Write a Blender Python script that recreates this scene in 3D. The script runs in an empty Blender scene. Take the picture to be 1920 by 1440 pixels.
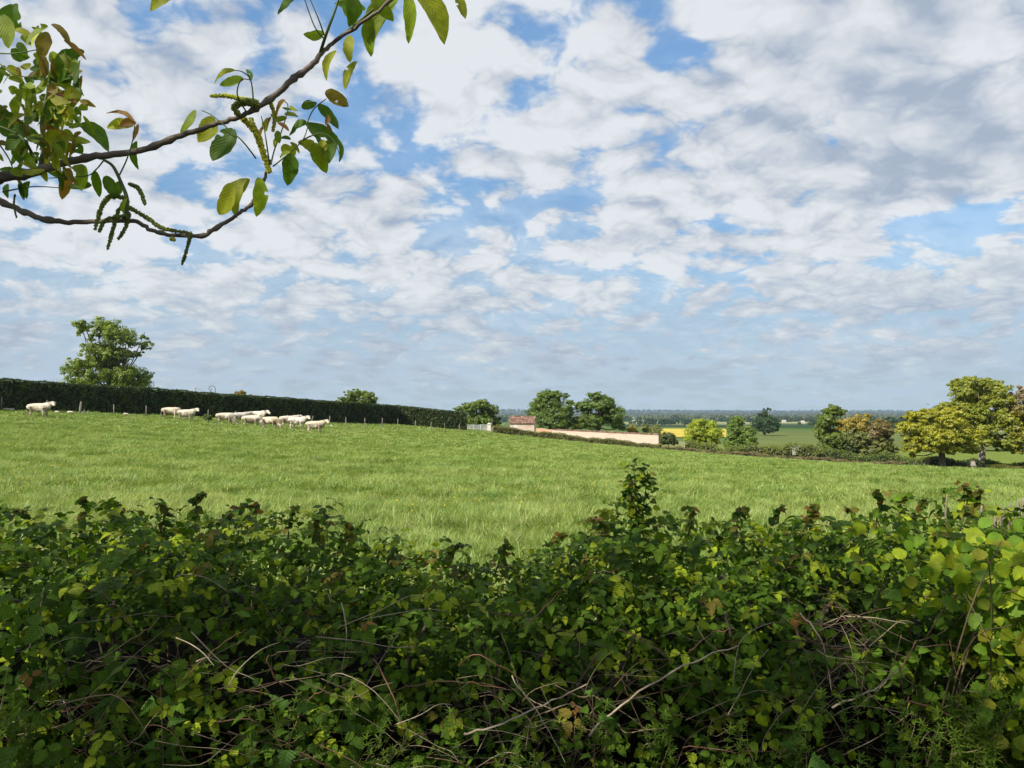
import bpy, math, random
import numpy as np
from mathutils import Vector, Matrix
random.seed(7)
rng = np.random.default_rng(7)
SC = bpy.context.scene
COL = SC.collection
R = math.radians

# ---------------------------------------------------------------- camera
F = 1450.0; EYE = 1.6; PITCH = R(2.0)
cam = bpy.data.cameras.new('camera'); camo = bpy.data.objects.new('camera', cam); COL.objects.link(camo)
cam.sensor_width = 36; cam.lens = F / 1920 * 36; cam.clip_start = 0.05; cam.clip_end = 40000
camo.location = (0, 0, EYE); camo.rotation_euler = (R(90) + PITCH, 0, 0)
SC.camera = camo
SC.view_settings.view_transform = 'Standard'; SC.view_settings.look = 'None'
SC.view_settings.exposure = 0.6; SC.view_settings.gamma = 1

def P(px, py, Y):
    "point seen at photo pixel (px,py) at forward distance Y"
    a, b = (px - 960) / F, (720 - py) / F
    d = (a, math.cos(PITCH) - b * math.sin(PITCH), math.sin(PITCH) + b * math.cos(PITCH))
    k = Y / d[1]
    return (d[0] * k, Y, EYE + d[2] * k)
def project(p):
    "numpy (N,3) -> px, py, depth"
    q = p - np.array([0, 0, EYE]); c, s = math.cos(PITCH), math.sin(PITCH)
    dep = q[:, 1] * c + q[:, 2] * s; up = -q[:, 1] * s + q[:, 2] * c
    dd = np.where(np.abs(dep) < 1e-6, 1e-6, dep)
    return 960 + F * q[:, 0] / dd, 720 - F * up / dd, dep

# ---------------------------------------------------------------- sun
SUN_EL = R(40); sh = np.array([-0.76, -0.65]); sh = sh / np.linalg.norm(sh)
SUN = Vector((sh[0] * math.cos(SUN_EL), sh[1] * math.cos(SUN_EL), math.sin(SUN_EL)))
sl = bpy.data.lights.new('sun', 'SUN'); sl.energy = 4.9; sl.angle = R(0.53); sl.color = (1.0, 0.93, 0.80)
so = bpy.data.objects.new('sun', sl); COL.objects.link(so); so.rotation_euler = SUN.to_track_quat('Z', 'Y').to_euler()

# ---------------------------------------------------------------- node helper
class NT:
    def __init__(s, nt): s.t = nt; s.t.nodes.clear()
    def n(s, typ, **kw):
        o = s.t.nodes.new(typ)
        for k, v in kw.items(): setattr(o, k, v)
        return o
    def put(s, sock, v):
        if v is None: return
        if hasattr(v, 'is_output'): s.t.links.new(v, sock)
        elif isinstance(v, (tuple, list)) and len(v) == 3 and sock.type == 'RGBA': sock.default_value = (*v, 1)
        else: sock.default_value = v
    def m(s, op, a, b=None, c=None, clamp=False):
        o = s.n('ShaderNodeMath', operation=op, use_clamp=clamp)
        for i, v in enumerate((a, b, c)): s.put(o.inputs[i], v)
        return o.outputs[0]
    def mix(s, f, a, b, blend='MIX'):
        o = s.n('ShaderNodeMix', data_type='RGBA', blend_type=blend)
        s.put(o.inputs[0], f); s.put(o.inputs[6], a); s.put(o.inputs[7], b); return o.outputs[2]
    def noise(s, vec, scale, detail=4, rough=.5, dim='3D', dist=0.0, w=None):
        o = s.n('ShaderNodeTexNoise', noise_dimensions=dim)
        s.put(o.inputs['Vector'], vec); o.inputs['Scale'].default_value = scale
        o.inputs['Detail'].default_value = detail; o.inputs['Roughness'].default_value = rough; o.inputs['Distortion'].default_value = dist
        return o.outputs['Fac']
    def ramp(s, f, stops):
        o = s.n('ShaderNodeValToRGB'); s.put(o.inputs[0], f); e = o.color_ramp.elements
        while len(e) < len(stops): e.new(.5)
        for i, (p, c) in enumerate(stops): e[i].position = p; e[i].color = (*c, 1)
        return o.outputs[0]
    def mr(s, v, a, b, c=0., d=1., smooth=True):
        o = s.n('ShaderNodeMapRange', interpolation_type='SMOOTHSTEP' if smooth else 'LINEAR')
        s.put(o.inputs[0], v)
        for i, q in enumerate((a, b, c, d)): s.put(o.inputs[i + 1], q)
        return o.outputs[0]
    def attr(s, name, typ='GEOMETRY'):
        return s.n('ShaderNodeAttribute', attribute_name=name, attribute_type=typ)
    def pos(s): return s.n('ShaderNodeNewGeometry').outputs['Position']

# ---------------------------------------------------------------- sky (world)
W = bpy.data.worlds.new('World'); SC.world = W; W.use_nodes = True
w = NT(W.node_tree)
tc = w.n('ShaderNodeTexCoord').outputs['Generated']
sky = w.n('ShaderNodeTexSky', sky_type='NISHITA'); sky.sun_disc = False; sky.sun_elevation = SUN_EL
sky.sun_rotation = math.atan2(SUN.x, SUN.y); sky.altitude = 300; sky.air_density = 1.0; sky.dust_density = 0.3; sky.ozone_density = 2.5
sx = w.n('ShaderNodeSeparateXYZ'); w.put(sx.inputs[0], tc); X, Y_, Z = sx.outputs
zz = w.m('ADD', w.m('MAXIMUM', Z, 0.0), 0.30)
cp = w.n('ShaderNodeCombineXYZ'); w.put(cp.inputs[0], w.m('DIVIDE', X, zz)); w.put(cp.inputs[1], w.m('MULTIPLY', w.m('DIVIDE', Y_, zz), 1.0)); pv = cp.outputs[0]
az = w.m('ARCTAN2', X, Y_); el = w.m('ARCSINE', Z)
def sky_ang(px, py):
    p = Vector(P(px, py, 1)) - Vector((0, 0, EYE)); p.normalize()
    return math.atan2(p.x, p.y), math.asin(p.z)
def blobs(lst):
    tot = None
    for (px, py, rx, ry, a) in lst:
        A, E = sky_ang(px, py)
        u = w.m('MULTIPLY', w.m('SUBTRACT', az, A), F / rx); v = w.m('MULTIPLY', w.m('SUBTRACT', el, E), F / ry)
        q = w.m('EXPONENT', w.m('MULTIPLY', w.m('ADD', w.m('MULTIPLY', u, u), w.m('MULTIPLY', v, v)), -1.0))
        tot = w.m('MULTIPLY', q, a) if tot is None else w.m('MULTIPLY_ADD', q, a, tot)
    return tot
LAY = blobs([(800,125,95,60,.20),(1010,250,130,55,.14),(1190,165,80,45,.12),(1400,60,180,70,.14),(1770,230,200,140,.32),(1650,150,200,120,.14),
    (1480,330,120,90,.10),(1650,545,180,55,.16),(80,230,170,170,.10),(250,90,110,50,.08),(1220,390,160,40,.08),(600,480,260,60,.06),(780,560,60,40,.16),(930,660,42,20,.34),(885,605,22,14,.34),(1240,703,24,9,.4),(1286,702,16,8,.4),(1045,676,18,8,.3),(1170,692,14,6,.3),(1545,700,24,8,.3),(1690,668,70,22,.2),(1860,640,80,20,.24),(1880,500,50,60,.2),
    (640,150,50,80,-.22),(745,235,80,40,-.20),(860,350,60,40,-.18),(940,400,110,25,-.14),(470,100,50,50,-.14),
    (1260,125,50,30,-.12),(1560,240,24,55,-.24),(1845,400,110,50,-.30),(1800,445,70,35,-.2),(60,10,90,35,-.16),(1000,60,50,40,-.14),
    (1180,228,40,34,-.16),(690,20,100,35,-.16),(1085,430,50,20,-.14),(960,640,900,40,-.06),(1450,620,400,60,-.08)])
nw = w.n('ShaderNodeTexNoise', noise_dimensions='3D'); w.put(nw.inputs['Vector'], pv); nw.inputs['Scale'].default_value = 4.5; nw.inputs['Detail'].default_value = 4
wv = w.n('ShaderNodeVectorMath', operation='MULTIPLY_ADD'); w.put(wv.inputs[0], nw.outputs['Color']); wv.inputs[1].default_value = (.15, .15, 0); w.put(wv.inputs[2], pv)
vor_ = w.n('ShaderNodeTexVoronoi', voronoi_dimensions='2D', feature='SMOOTH_F1'); w.put(vor_.inputs['Vector'], wv.outputs[0]); vor_.inputs['Scale'].default_value = 8.5; vor_.inputs['Smoothness'].default_value = .6
cell = w.m('SUBTRACT', .85, vor_.outputs['Distance'])
n1 = w.noise(pv, 3.0, 6, .55)
n2 = w.noise(pv, 11.0, 9, .66)
bil = None
for sc_, wt_ in ((7.0, .50), (15.0, .30), (33.0, .20)):
    q_ = w.m('MULTIPLY', w.m('ABSOLUTE', w.m('SUBTRACT', w.noise(wv.outputs[0], sc_, 1, .5), .5)), wt_ * 4)
    bil = q_ if bil is None else w.m('ADD', bil, q_)
cellv = w.m('ADD', w.m('ADD', w.m('MULTIPLY', cell, .46), w.m('MULTIPLY', n1, .70)), w.m('MULTIPLY', w.m('SUBTRACT', n2, .5), .42))
dens = w.m('ADD', w.m('MULTIPLY_ADD', w.m('SUBTRACT', bil, .34), .24, cellv), LAY)
alpha = w.m('ADD', w.m('MULTIPLY', w.mr(dens, .37, .55), .68), w.m('MULTIPLY', w.mr(dens, .16, .56), .32))
# thin veil toward the horizon
veil = w.mr(Z, .02, .34, .74, .10)
n5 = w.noise(pv, .9, 4, .6)
veil2 = w.m('MULTIPLY', w.mr(n5, .35, .70), .5)
alpha = w.m('MAXIMUM', alpha, w.m('ADD', veil, w.m('MULTIPLY', veil2, .5), clamp=True))
alpha = w.m('MULTIPLY', alpha, w.mr(Z, .0, .08, .80, .95))
# lit rims and greyer bases of thick cloud
vs = w.n('ShaderNodeVectorMath', operation='ADD'); w.put(vs.inputs[0], wv.outputs[0]); vs.inputs[1].default_value = (-.03, .05, 0)
vor2 = w.n('ShaderNodeTexVoronoi', voronoi_dimensions='2D', feature='SMOOTH_F1'); w.put(vor2.inputs['Vector'], vs.outputs[0]); vor2.inputs['Scale'].default_value = 8.5; vor2.inputs['Smoothness'].default_value = .6
lit = w.m('SUBTRACT', vor2.outputs['Distance'], vor_.outputs['Distance'])
thick = w.mr(dens, .62, 1.15)
g1 = w.noise(pv, 1.3, 4, .55)
bright = w.m('SUBTRACT', .545, w.m('MULTIPLY', thick, .10))
bright = w.m('MULTIPLY_ADD', w.m('SUBTRACT', bil, .42), .22, bright)
bright = w.m('ADD', bright, w.m('MULTIPLY', w.m('MULTIPLY', lit, w.mr(Z, .08, .3)), .20))
bright = w.m('ADD', bright, w.m('MULTIPLY', w.m('SUBTRACT', g1, .5), .34))
bright = w.m('ADD', bright, w.m('MULTIPLY', w.m('SUBTRACT', n2, .5), .16))
bright = w.m('ADD', bright, blobs([(810,100,100,60,.14),(1740,330,200,45,-.08),(1700,595,150,22,-.05),(785,555,45,35,.12),(1000,240,120,40,.05),(925,655,40,20,.1),(1850,80,150,90,.03),(100,430,300,60,.04)]))
bright = w.m('MULTIPLY', bright, w.mr(Z, .0, .22, .72, 1.0))
bright = w.m('MAXIMUM', w.m('MINIMUM', bright, .57), .38)
ccol = w.mix(w.mr(bright, .34, .54), (.68, .80, 1.0), (.93, .965, 1.0))
cl = w.n('ShaderNodeVectorMath', operation='SCALE'); w.put(cl.inputs[0], ccol); w.put(cl.inputs['Scale'], bright)
bg1 = w.n('ShaderNodeBackground'); w.put(bg1.inputs[0], w.mix(1., sky.outputs[0], (.62, .96, 1.08), 'MULTIPLY')); w.put(bg1.inputs[1], w.mr(Z, .08, .5, .075, .125))
bg2 = w.n('ShaderNodeBackground'); w.put(bg2.inputs[0], cl.outputs[0]); bg2.inputs[1].default_value = 1.0
ms = w.n('ShaderNodeMixShader'); w.put(ms.inputs[0], alpha); w.put(ms.inputs[1], bg1.outputs[0]); w.put(ms.inputs[2], bg2.outputs[0])
bg3 = w.n('ShaderNodeBackground'); bg3.inputs[0].default_value = (.325, .40, .49, 1)
hzm = w.m('MULTIPLY', w.mr(Z, -.04, .22, .92, 0.), w.m('SUBTRACT', 1.05, w.m('MULTIPLY', w.mr(dens, .42, .68), .80)), clamp=True)
ms3 = w.n('ShaderNodeMixShader'); w.put(ms3.inputs[0], hzm); w.put(ms3.inputs[1], ms.outputs[0]); w.put(ms3.inputs[2], bg3.outputs[0]); ms = ms3
wo = w.n('ShaderNodeOutputWorld'); w.put(wo.inputs[0], ms.outputs[0])
try: W.cycles.sampling_method = 'MANUAL'; W.cycles.sample_map_resolution = 512
except Exception: pass

# ---------------------------------------------------------------- object helpers
def tag(o, label=None, cat=None, group=None, kind=None):
    if label: o['label'] = label
    if cat: o['category'] = cat
    if group: o['group'] = group
    if kind: o['kind'] = kind
    return o
def empty(name, loc, label, cat, group=None, rz=0):
    o = bpy.data.objects.new(name, None); COL.objects.link(o); o.location = loc; o.rotation_euler = (0, 0, rz)
    o.empty_display_size = .3
    return tag(o, label, cat, group)
def link(name, me, mat=None, parent=None, smooth=False):
    "links a mesh given in world coordinates; under a parent it is moved into the parent's frame"
    o = bpy.data.objects.new(name, me); COL.objects.link(o)
    if mat is not None and not me.materials: me.materials.append(mat)
    if smooth: me.polygons.foreach_set('use_smooth', np.ones(len(me.polygons), bool))
    if parent is not None:
        o.parent = parent
        mw = Matrix.Translation(parent.location) @ parent.rotation_euler.to_matrix().to_4x4()
        me.transform(mw.inverted())
    return o
def mesh_np(name, V, faces, k, col=None, uv=None):
    "V (N,3); faces (M,k) int array"
    me = bpy.data.meshes.new(name); V = np.asarray(V, np.float32); Fc = np.asarray(faces, np.int32)
    me.vertices.add(len(V)); me.vertices.foreach_set('co', V.ravel())
    me.loops.add(Fc.size); me.loops.foreach_set('vertex_index', Fc.ravel())
    me.polygons.add(len(Fc)); me.polygons.foreach_set('loop_start', np.arange(0, Fc.size, k, dtype=np.int32))
    me.polygons.foreach_set('loop_total', np.full(len(Fc), k, np.int32))
    if col is not None:
        a = me.attributes.new('col', 'FLOAT_COLOR', 'POINT'); c4 = np.ones((len(V), 4), np.float32); c4[:, :3] = col
        a.data.foreach_set('color', c4.ravel())
    if uv is not None:
        l = me.uv_layers.new(name='UVMap'); l.data.foreach_set('uv', np.asarray(uv, np.float32)[Fc.ravel()].ravel())
    me.update(calc_edges=True)
    return me
class MB:
    "collects polygons of mixed size"
    def __init__(s): s.v = []; s.f = []; s.c = []
    def add(s, v, f, c=None):
        b = len(s.v); s.v += [tuple(p) for p in v]; s.f += [tuple(i + b for i in q) for q in f]; s.c += [c or (1, 1, 1)] * len(v)
    def box(s, lo, hi, c=None, rot=None, piv=None, taper=0):
        x0, y0, z0 = lo; x1, y1, z1 = hi; t = taper
        v = [(x0,y0,z0),(x1,y0,z0),(x1,y1,z0),(x0,y1,z0),(x0+t,y0+t,z1),(x1-t,y0+t,z1),(x1-t,y1-t,z1),(x0+t,y1-t,z1)]
        if rot:
            m = Matrix.Rotation(rot, 3, 'Z'); pv_ = Vector(piv); v = [tuple(m @ (Vector(p) - pv_) + pv_) for p in v]
        s.add(v, [(0,3,2,1),(4,5,6,7),(0,1,5,4),(1,2,6,5),(2,3,7,6),(3,0,4,7)], c)
    def tube(s, pts, rad, n=7, c=None, flat=None):
        pts = [Vector(p) for p in pts]
        if not hasattr(rad, '__len__'): rad = [rad] * len(pts)
        v = []; f = []; ref = None
        for i, p in enumerate(pts):
            t = (pts[min(i+1, len(pts)-1)] - pts[max(i-1, 0)])
            if t.length < 1e-9: t = Vector((0,0,1))
            t.normalize()
            if ref is None:
                ref = Vector((0,0,1)) if abs(t.z) < .8 else Vector((0,1,0))
            a = t.cross(ref); 
            if a.length < 1e-5: a = t.orthogonal()
            a.normalize(); b = a.cross(t).normalized(); ref = b
            r = rad[i]; ra, rb = (r if hasattr(r, '__len__') else (r, r))
            for k in range(n):
                th = 2 * math.pi * k / n; v.append(p + a * math.cos(th) * ra + b * math.sin(th) * rb)
        for i in range(len(pts) - 1):
            for k in range(n):
                f.append((i*n+k, i*n+(k+1) % n, (i+1)*n+(k+1) % n, (i+1)*n+k))
        f.append(tuple(range(n))[::-1]); f.append(tuple((len(pts)-1)*n+k for k in range(n)))
        s.add(v, f, c)
    def mesh(s, name='m'):
        me = bpy.data.meshes.new(name); me.from_pydata(s.v, [], s.f)
        a = me.attributes.new('col', 'FLOAT_COLOR', 'POINT'); c4 = np.ones((len(s.v), 4), np.float32); c4[:, :3] = s.c
        a.data.foreach_set('color', c4.ravel()); return me
    def build(s, name, mat, parent=None, smooth=False): return link(name, s.mesh(name), mat, parent, smooth)
def spline(pts, n=6):
    "Catmull-Rom through points"
    pts = [Vector(p) for p in pts]; q = [pts[0]] + pts + [pts[-1]]; out = []
    for i in range(1, len(q) - 2):
        for k in range(n):
            t = k / n; a, b, c, d = q[i-1], q[i], q[i+1], q[i+2]
            out.append(.5 * ((2*b) + (c-a)*t + (2*a-5*b+4*c-d)*t*t + (3*b-a-3*c+d)*t**3))
    out.append(pts[-1]); return out

# ---------------------------------------------------------------- materials
def mat(name):
    m = bpy.data.materials.new(name); m.use_nodes = True; return m, NT(m.node_tree)
def out(n, sh): o = n.n('ShaderNodeOutputMaterial'); n.put(o.inputs[0], sh)
def foliage_mat(name, transl=.35, gloss=.0, var=.35, vscale=.6, gr=.5):
    m, n = mat(name); a = n.attr('col').outputs['Color']
    f = n.noise(n.pos(), vscale, 3, .6)
    c = n.mix(1.0, a, n.ramp(f, [(.3, (1-var,)*3), (.7, (1+var*.6,)*3)]), 'MULTIPLY')
    d = n.n('ShaderNodeBsdfDiffuse'); n.put(d.inputs[0], c)
    t = n.n('ShaderNodeBsdfTranslucent'); n.put(t.inputs[0], n.mix(1.0, c, (1.25, 1.3, .6), 'MULTIPLY'))
    mx = n.n('ShaderNodeMixShader'); n.put(mx.inputs[0], transl); n.put(mx.inputs[1], d.outputs[0]); n.put(mx.inputs[2], t.outputs[0])
    s = mx.outputs[0]
    if gloss:
        g = n.n('ShaderNodeBsdfGlossy'); g.inputs['Roughness'].default_value = gr; n.put(g.inputs[0], (.8, .85, .9))
        m2 = n.n('ShaderNodeMixShader'); n.put(m2.inputs[0], gloss); n.put(m2.inputs[1], s); n.put(m2.inputs[2], g.outputs[0]); s = m2.outputs[0]
    out(n, s); return m
def broad_leaf_mat(name, transl=.32, rough=.42, spec=.35, vein=.35, nv=7., bst=.6):
    m, n = mat(name); a = n.attr('col').outputs['Color']
    uv = n.n('ShaderNodeSeparateXYZ'); n.put(uv.inputs[0], n.n('ShaderNodeTexCoord').outputs['UV'])
    au = n.m('ABSOLUTE', n.m('SUBTRACT', uv.outputs[0], .5))
    ph = n.m('MULTIPLY', n.m('SUBTRACT', uv.outputs[1], n.m('MULTIPLY', au, .9)), nv * 2 * math.pi)
    sv = n.m('POWER', n.m('ABSOLUTE', n.m('COSINE', n.m('MULTIPLY', ph, .5))), 6.0)
    mid = n.mr(au, .0, .05, 1., 0.)
    vv = n.m('MAXIMUM', n.m('MULTIPLY', sv, .6), mid)
    bl = n.noise(n.pos(), 60, 3, .6)
    c = n.mix(1.0, a, n.ramp(bl, [(.3, (.75, .75, .75)), (.7, (1.2, 1.2, 1.2))]), 'MULTIPLY')
    c = n.mix(n.m('MULTIPLY', vv, vein), c, n.mix(1., c, (1.9, 1.7, 1.5), 'MULTIPLY'))
    hgt = n.m('ADD', n.m('MULTIPLY', n.m('SINE', ph), .5), n.m('MULTIPLY', vv, -.8))
    bp = n.n('ShaderNodeBump'); bp.inputs['Strength'].default_value = bst; bp.inputs['Distance'].default_value = .0025; n.put(bp.inputs['Height'], hgt)
    p = n.n('ShaderNodeBsdfPrincipled'); n.put(p.inputs['Base Color'], c); p.inputs['Roughness'].default_value = rough
    p.inputs['Specular IOR Level'].default_value = spec; n.put(p.inputs['Normal'], bp.outputs[0])
    t = n.n('ShaderNodeBsdfTranslucent'); n.put(t.inputs[0], n.mix(1.0, c, (1.5, 1.55, .45), 'MULTIPLY'))
    mx = n.n('ShaderNodeMixShader'); n.put(mx.inputs[0], transl); n.put(mx.inputs[1], p.outputs[0]); n.put(mx.inputs[2], t.outputs[0])
    out(n, mx.outputs[0]); return m
def solid(name, c1, c2, scale=5, rough=.85, bump=.3, bs=None, usecol=False, stretch=None, dist=.02, spec=.2, detail=5):
    m, n = mat(name); v = n.pos()
    if stretch:
        mp = n.n('ShaderNodeMapping'); n.put(mp.inputs[0], v); mp.inputs['Scale'].default_value = stretch; v = mp.outputs[0]
    f = n.noise(v, scale, detail, .6); c = n.ramp(f, [(.3, c1), (.7, c2)])
    if usecol: c = n.mix(1., c, n.attr('col').outputs['Color'], 'MULTIPLY')
    p = n.n('ShaderNodeBsdfPrincipled'); n.put(p.inputs['Base Color'], c); p.inputs['Roughness'].default_value = rough; p.inputs['Specular IOR Level'].default_value = spec
    if bump:
        b = n.n('ShaderNodeBump'); b.inputs['Strength'].default_value = bump; b.inputs['Distance'].default_value = dist
        n.put(b.inputs['Height'], n.noise(v, bs or scale * 3, 5, .65)); n.put(p.inputs['Normal'], b.outputs[0])
    out(n, p.outputs[0]); return m
M_TREE = foliage_mat('tree_foliage', .40, .03, .25, .45)
M_HEDGE = foliage_mat('laurel_foliage', .16, .03, .5, .9, .45)
M_FAR = foliage_mat('far_foliage', .1, 0, .35, .006)
M_GRASS = None
M_BARK = solid('bark', (.055,.042,.032), (.15,.125,.10), 6, .9, .6, 20, stretch=(1,1,.25), dist=.03)
M_BARKP = solid('pale_bark', (.16,.13,.10), (.34,.30,.25), 5, .9, .6, 20, stretch=(1,1,.25), dist=.03)
M_TWIG = solid('walnut_bark', (.05,.037,.026), (.20,.165,.13), 26, .8, .7, 90, dist=.004, stretch=(.35,1,1))
M_SHOOT = solid('green_shoot', (.05,.075,.02), (.09,.12,.035), 20, .6, .2, 60, dist=.001)
M_WOOD = solid('weathered_wood', (.13,.115,.10), (.32,.29,.26), 9, .9, .6, 30, stretch=(1,1,.15), dist=.01)
M_CORE = solid('core_shade', (.006,.007,.004), (.016,.016,.009), 7, 1, .5, 20, dist=.05)  # near-black colour paints the deep shade inside the hedges
M_METAL = solid('dark_metal', (.03,.035,.045), (.05,.055,.065), 10, .45, .1, 40, dist=.002, spec=.5)

# ---------------------------------------------------------------- terrain
def smooth(a, b, x): t = np.clip((x - a) / (b - a), 0, 1); return t * t * (3 - 2 * t)
CTRL = [(0,960,8,3),(960,1063,8,3),(1920,1120,8,2),(0,768,76,3),(75,783,70,2),(280,782,88,3),(488,791,98,3),(593,805,84,3),(740,796,121,3),(875,807,121,3),
        (925,814,127,3),(1100,832,125,3),(1300,852,120,3),(1500,866,113,3),(1700,875,104,3),(1920,885,95,3),(300,880,25,.5),(1234,834,137,1),(960,880,25,.6),(1500,900,40,.5)]
A_, b_ = [], []
for px, py, Yd, wt in CTRL:
    x, y, z = P(px, py, Yd); A_.append([wt * q for q in (1, x, y, x*x, x*y, y*y)]); b_.append(wt * z)
CO = np.linalg.lstsq(np.array(A_), np.array(b_), rcond=None)[0]
EX = np.array([P(p, 800, q)[0] for p, q in ((0,76),(740,122),(925,127),(1300,121),(1500,114),(1700,105),(1920,95))]); EX = np.concatenate([[-200], EX, [200]])
EY = np.array([60, 78, 123, 128, 121, 114, 105, 95, 60.])
VY = np.array([0,130,170,250,350,550,1000,1500,2500,4000,6200,7500,9500,12000,16000.])
VZ = np.array([-6,-7.4,-8.8,-11.6,-13.4,-16.3,-21,-26,-32,-37,-40,-30,-8,-2,-2.]) + EYE
def wob(x, y, s, seed):
    r = np.random.default_rng(seed); t = 0
    for k in range(5):
        a = r.uniform(0, 6.28); f = s * (1.7 ** k); t = t + np.sin((x*math.cos(a) + y*math.sin(a)) * f + r.uniform(0, 6.28)) / (1.5 ** k)
    return t / 2.2
def ter(x, y):
    x = np.asarray(x, float); y = np.asarray(y, float)
    xc = np.clip(x, -75, 75); yc = np.clip(y, 0, 138)
    q = CO[0] + CO[1]*xc + CO[2]*yc + CO[3]*xc*xc + CO[4]*xc*yc + CO[5]*yc*yc + wob(x, y, .12, 3) * .05 * smooth(3, 20, np.hypot(x, y))
    e = np.interp(x, EX, EY); v = np.interp(y, VY, VZ)
    v = v + wob(x, y, .004, 5) * .9 * smooth(150, 600, y) + wob(x, y, .0009, 9) * 13 * smooth(6000, 9000, y)
    wgt = smooth(e + 12, e + 62, y)
    return q * (1 - wgt) + v * wgt
def T(x, y): return float(ter(x, y))
def onground(px, Y): x = P(px, 800, Y)[0]; return (x, Y, T(x, Y))

ys = np.concatenate([np.linspace(-25, 0, 12), np.linspace(.6, 20, 36), np.geomspace(20.6, 15500, 230)])
us = np.linspace(-1, 1, 181); us = np.sign(us) * np.abs(us) ** 1.15
hw = 30 + np.maximum(ys, 0) * 1.15
GX = us[None, :] * hw[:, None]; GY = np.repeat(ys[:, None], len(us), 1); GZ = ter(GX, GY)
nr, nc = GX.shape; idx = np.arange(nr * nc).reshape(nr, nc)
fc = np.stack([idx[:-1, :-1], idx[:-1, 1:], idx[1:, 1:], idx[1:, :-1]], -1).reshape(-1, 4)
gm, n = mat('meadow_ground'); ps = n.pos(); sp = n.n('ShaderNodeSeparateXYZ'); n.put(sp.inputs[0], ps)
near = n.mix(n.noise(ps, .35, 6, .6), (.11,.15,.03), (.22,.26,.07))
near = n.mix(n.mr(n.noise(ps, 3.5, 5, .7), .35, .6), n.mix(1, near, (.6,.7,.6), 'MULTIPLY'), near)
vor = n.n('ShaderNodeTexVoronoi'); mp = n.n('ShaderNodeMapping'); n.put(mp.inputs[0], ps); mp.inputs['Scale'].default_value = (.0032, .0018, 0); n.put(vor.inputs['Vector'], mp.outputs[0]); vor.inputs['Scale'].default_value = 1
sc_ = n.n('ShaderNodeSeparateColor'); n.put(sc_.inputs[0], vor.outputs['Color'])
far = n.ramp(sc_.outputs[0], [(0., (.035,.07,.02)), (.3, (.06,.11,.03)), (.55, (.12,.16,.05)), (.8, (.20,.21,.09))])
far = n.mix(n.mr(sp.outputs[1], 5200, 6300), far, n.mix(n.noise(ps, .004, 5, .7), (.018,.035,.014), (.045,.065,.025)))
dirt = n.mix(n.noise(ps, 6, 6, .7), (.03,.024,.014), (.07,.06,.035))
c = n.mix(n.mr(sp.outputs[1], 170, 330), near, far)
c = n.mix(n.mr(sp.outputs[1], 3.2, 4.2), dirt, c)
p = n.n('ShaderNodeBsdfPrincipled'); n.put(p.inputs['Base Color'], c); p.inputs['Roughness'].default_value = 1; p.inputs['Specular IOR Level'].default_value = 0
b = n.n('ShaderNodeBump'); b.inputs['Strength'].default_value = .8; b.inputs['Distance'].default_value = .12; n.put(b.inputs['Height'], n.noise(ps, 4, 6, .7)); n.put(p.inputs['Normal'], b.outputs[0])
out(n, p.outputs[0])
g = link('ground', mesh_np('ground', np.stack([GX, GY, GZ], -1).reshape(-1, 3), fc, 4), gm, None, True); tag(g, kind='structure')

def patch(name, px0, px1, Y0, Y1, c1, c2, scale=.05, lift=.25, skew=0, stretch=(1, .15, 1)):
    nx, ny = 40, 24; V = []
    for j in range(ny):
        for i in range(nx):
            Yd = Y0 + (Y1 - Y0) * j / (ny - 1) + skew * (i / (nx-1) - .5); x = P(px0 + (px1 - px0) * i / (nx - 1), 800, Yd)[0]; V.append((x, Yd, T(x, Yd) + lift))
    idx = np.arange(nx*ny).reshape(ny, nx); fc = np.stack([idx[:-1,:-1], idx[:-1,1:], idx[1:,1:], idx[1:,:-1]], -1).reshape(-1, 4)
    o = link(name, mesh_np(name, V, fc, 4), solid(name, c1, c2, scale, 1, 0, stretch=stretch, spec=0), None, True); return tag(o, kind='structure')
patch('rapeseed_field', 1238, 1362, 430, 800, (.40,.33,.06), (.50,.41,.09), .08)
patch('green_slope_field', 1392, 1990, 185, 640, (.085,.11,.035), (.14,.17,.06), .05, skew=-60)
patch('dark_crop_field', 1165, 1560, 1010, 1330, (.03,.055,.032), (.045,.07,.04), .02, .6)
patch('pale_field', 1170, 1990, 1560, 2000, (.20,.22,.10), (.30,.31,.15), .01, .8)

# ---------------------------------------------------------------- leaf clouds
def leaf_quads(C, N, size, col, roll=None, asp=.7, curl=.12):
    "C centres, N normals, size per leaf; returns mesh arrays of bent diamonds"
    n_ = len(C); N = N / (np.linalg.norm(N, axis=1, keepdims=True) + 1e-9)
    r = rng.normal(size=(n_, 3)); A = np.cross(N, r); A /= np.linalg.norm(A, axis=1, keepdims=True) + 1e-9; B = np.cross(N, A)
    s = size[:, None]
    v = np.stack([C - A*s*.5, C - B*s*asp*.5 + N*s*curl - A*s*.08, C + A*s*.5, C + B*s*asp*.5 + N*s*curl - A*s*.08], 1)
    return v.reshape(-1, 3), np.arange(n_*4).reshape(-1, 4), np.repeat(col, 4, 0)
def rnd_dir(n_): d = rng.normal(size=(n_, 3)); return d / np.linalg.norm(d, axis=1, keepdims=True)
G_OAK = ((.065,.115,.016), (.135,.18,.026)); G_YEL = ((.17,.20,.012), (.27,.27,.018)); G_YG = ((.085,.125,.014), (.16,.185,.02))
G_BR = ((.23,.18,.03), (.34,.26,.045)); G_OL = ((.11,.13,.032), (.20,.20,.05)); G_DK = ((.022,.058,.012), (.045,.085,.018))
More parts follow.
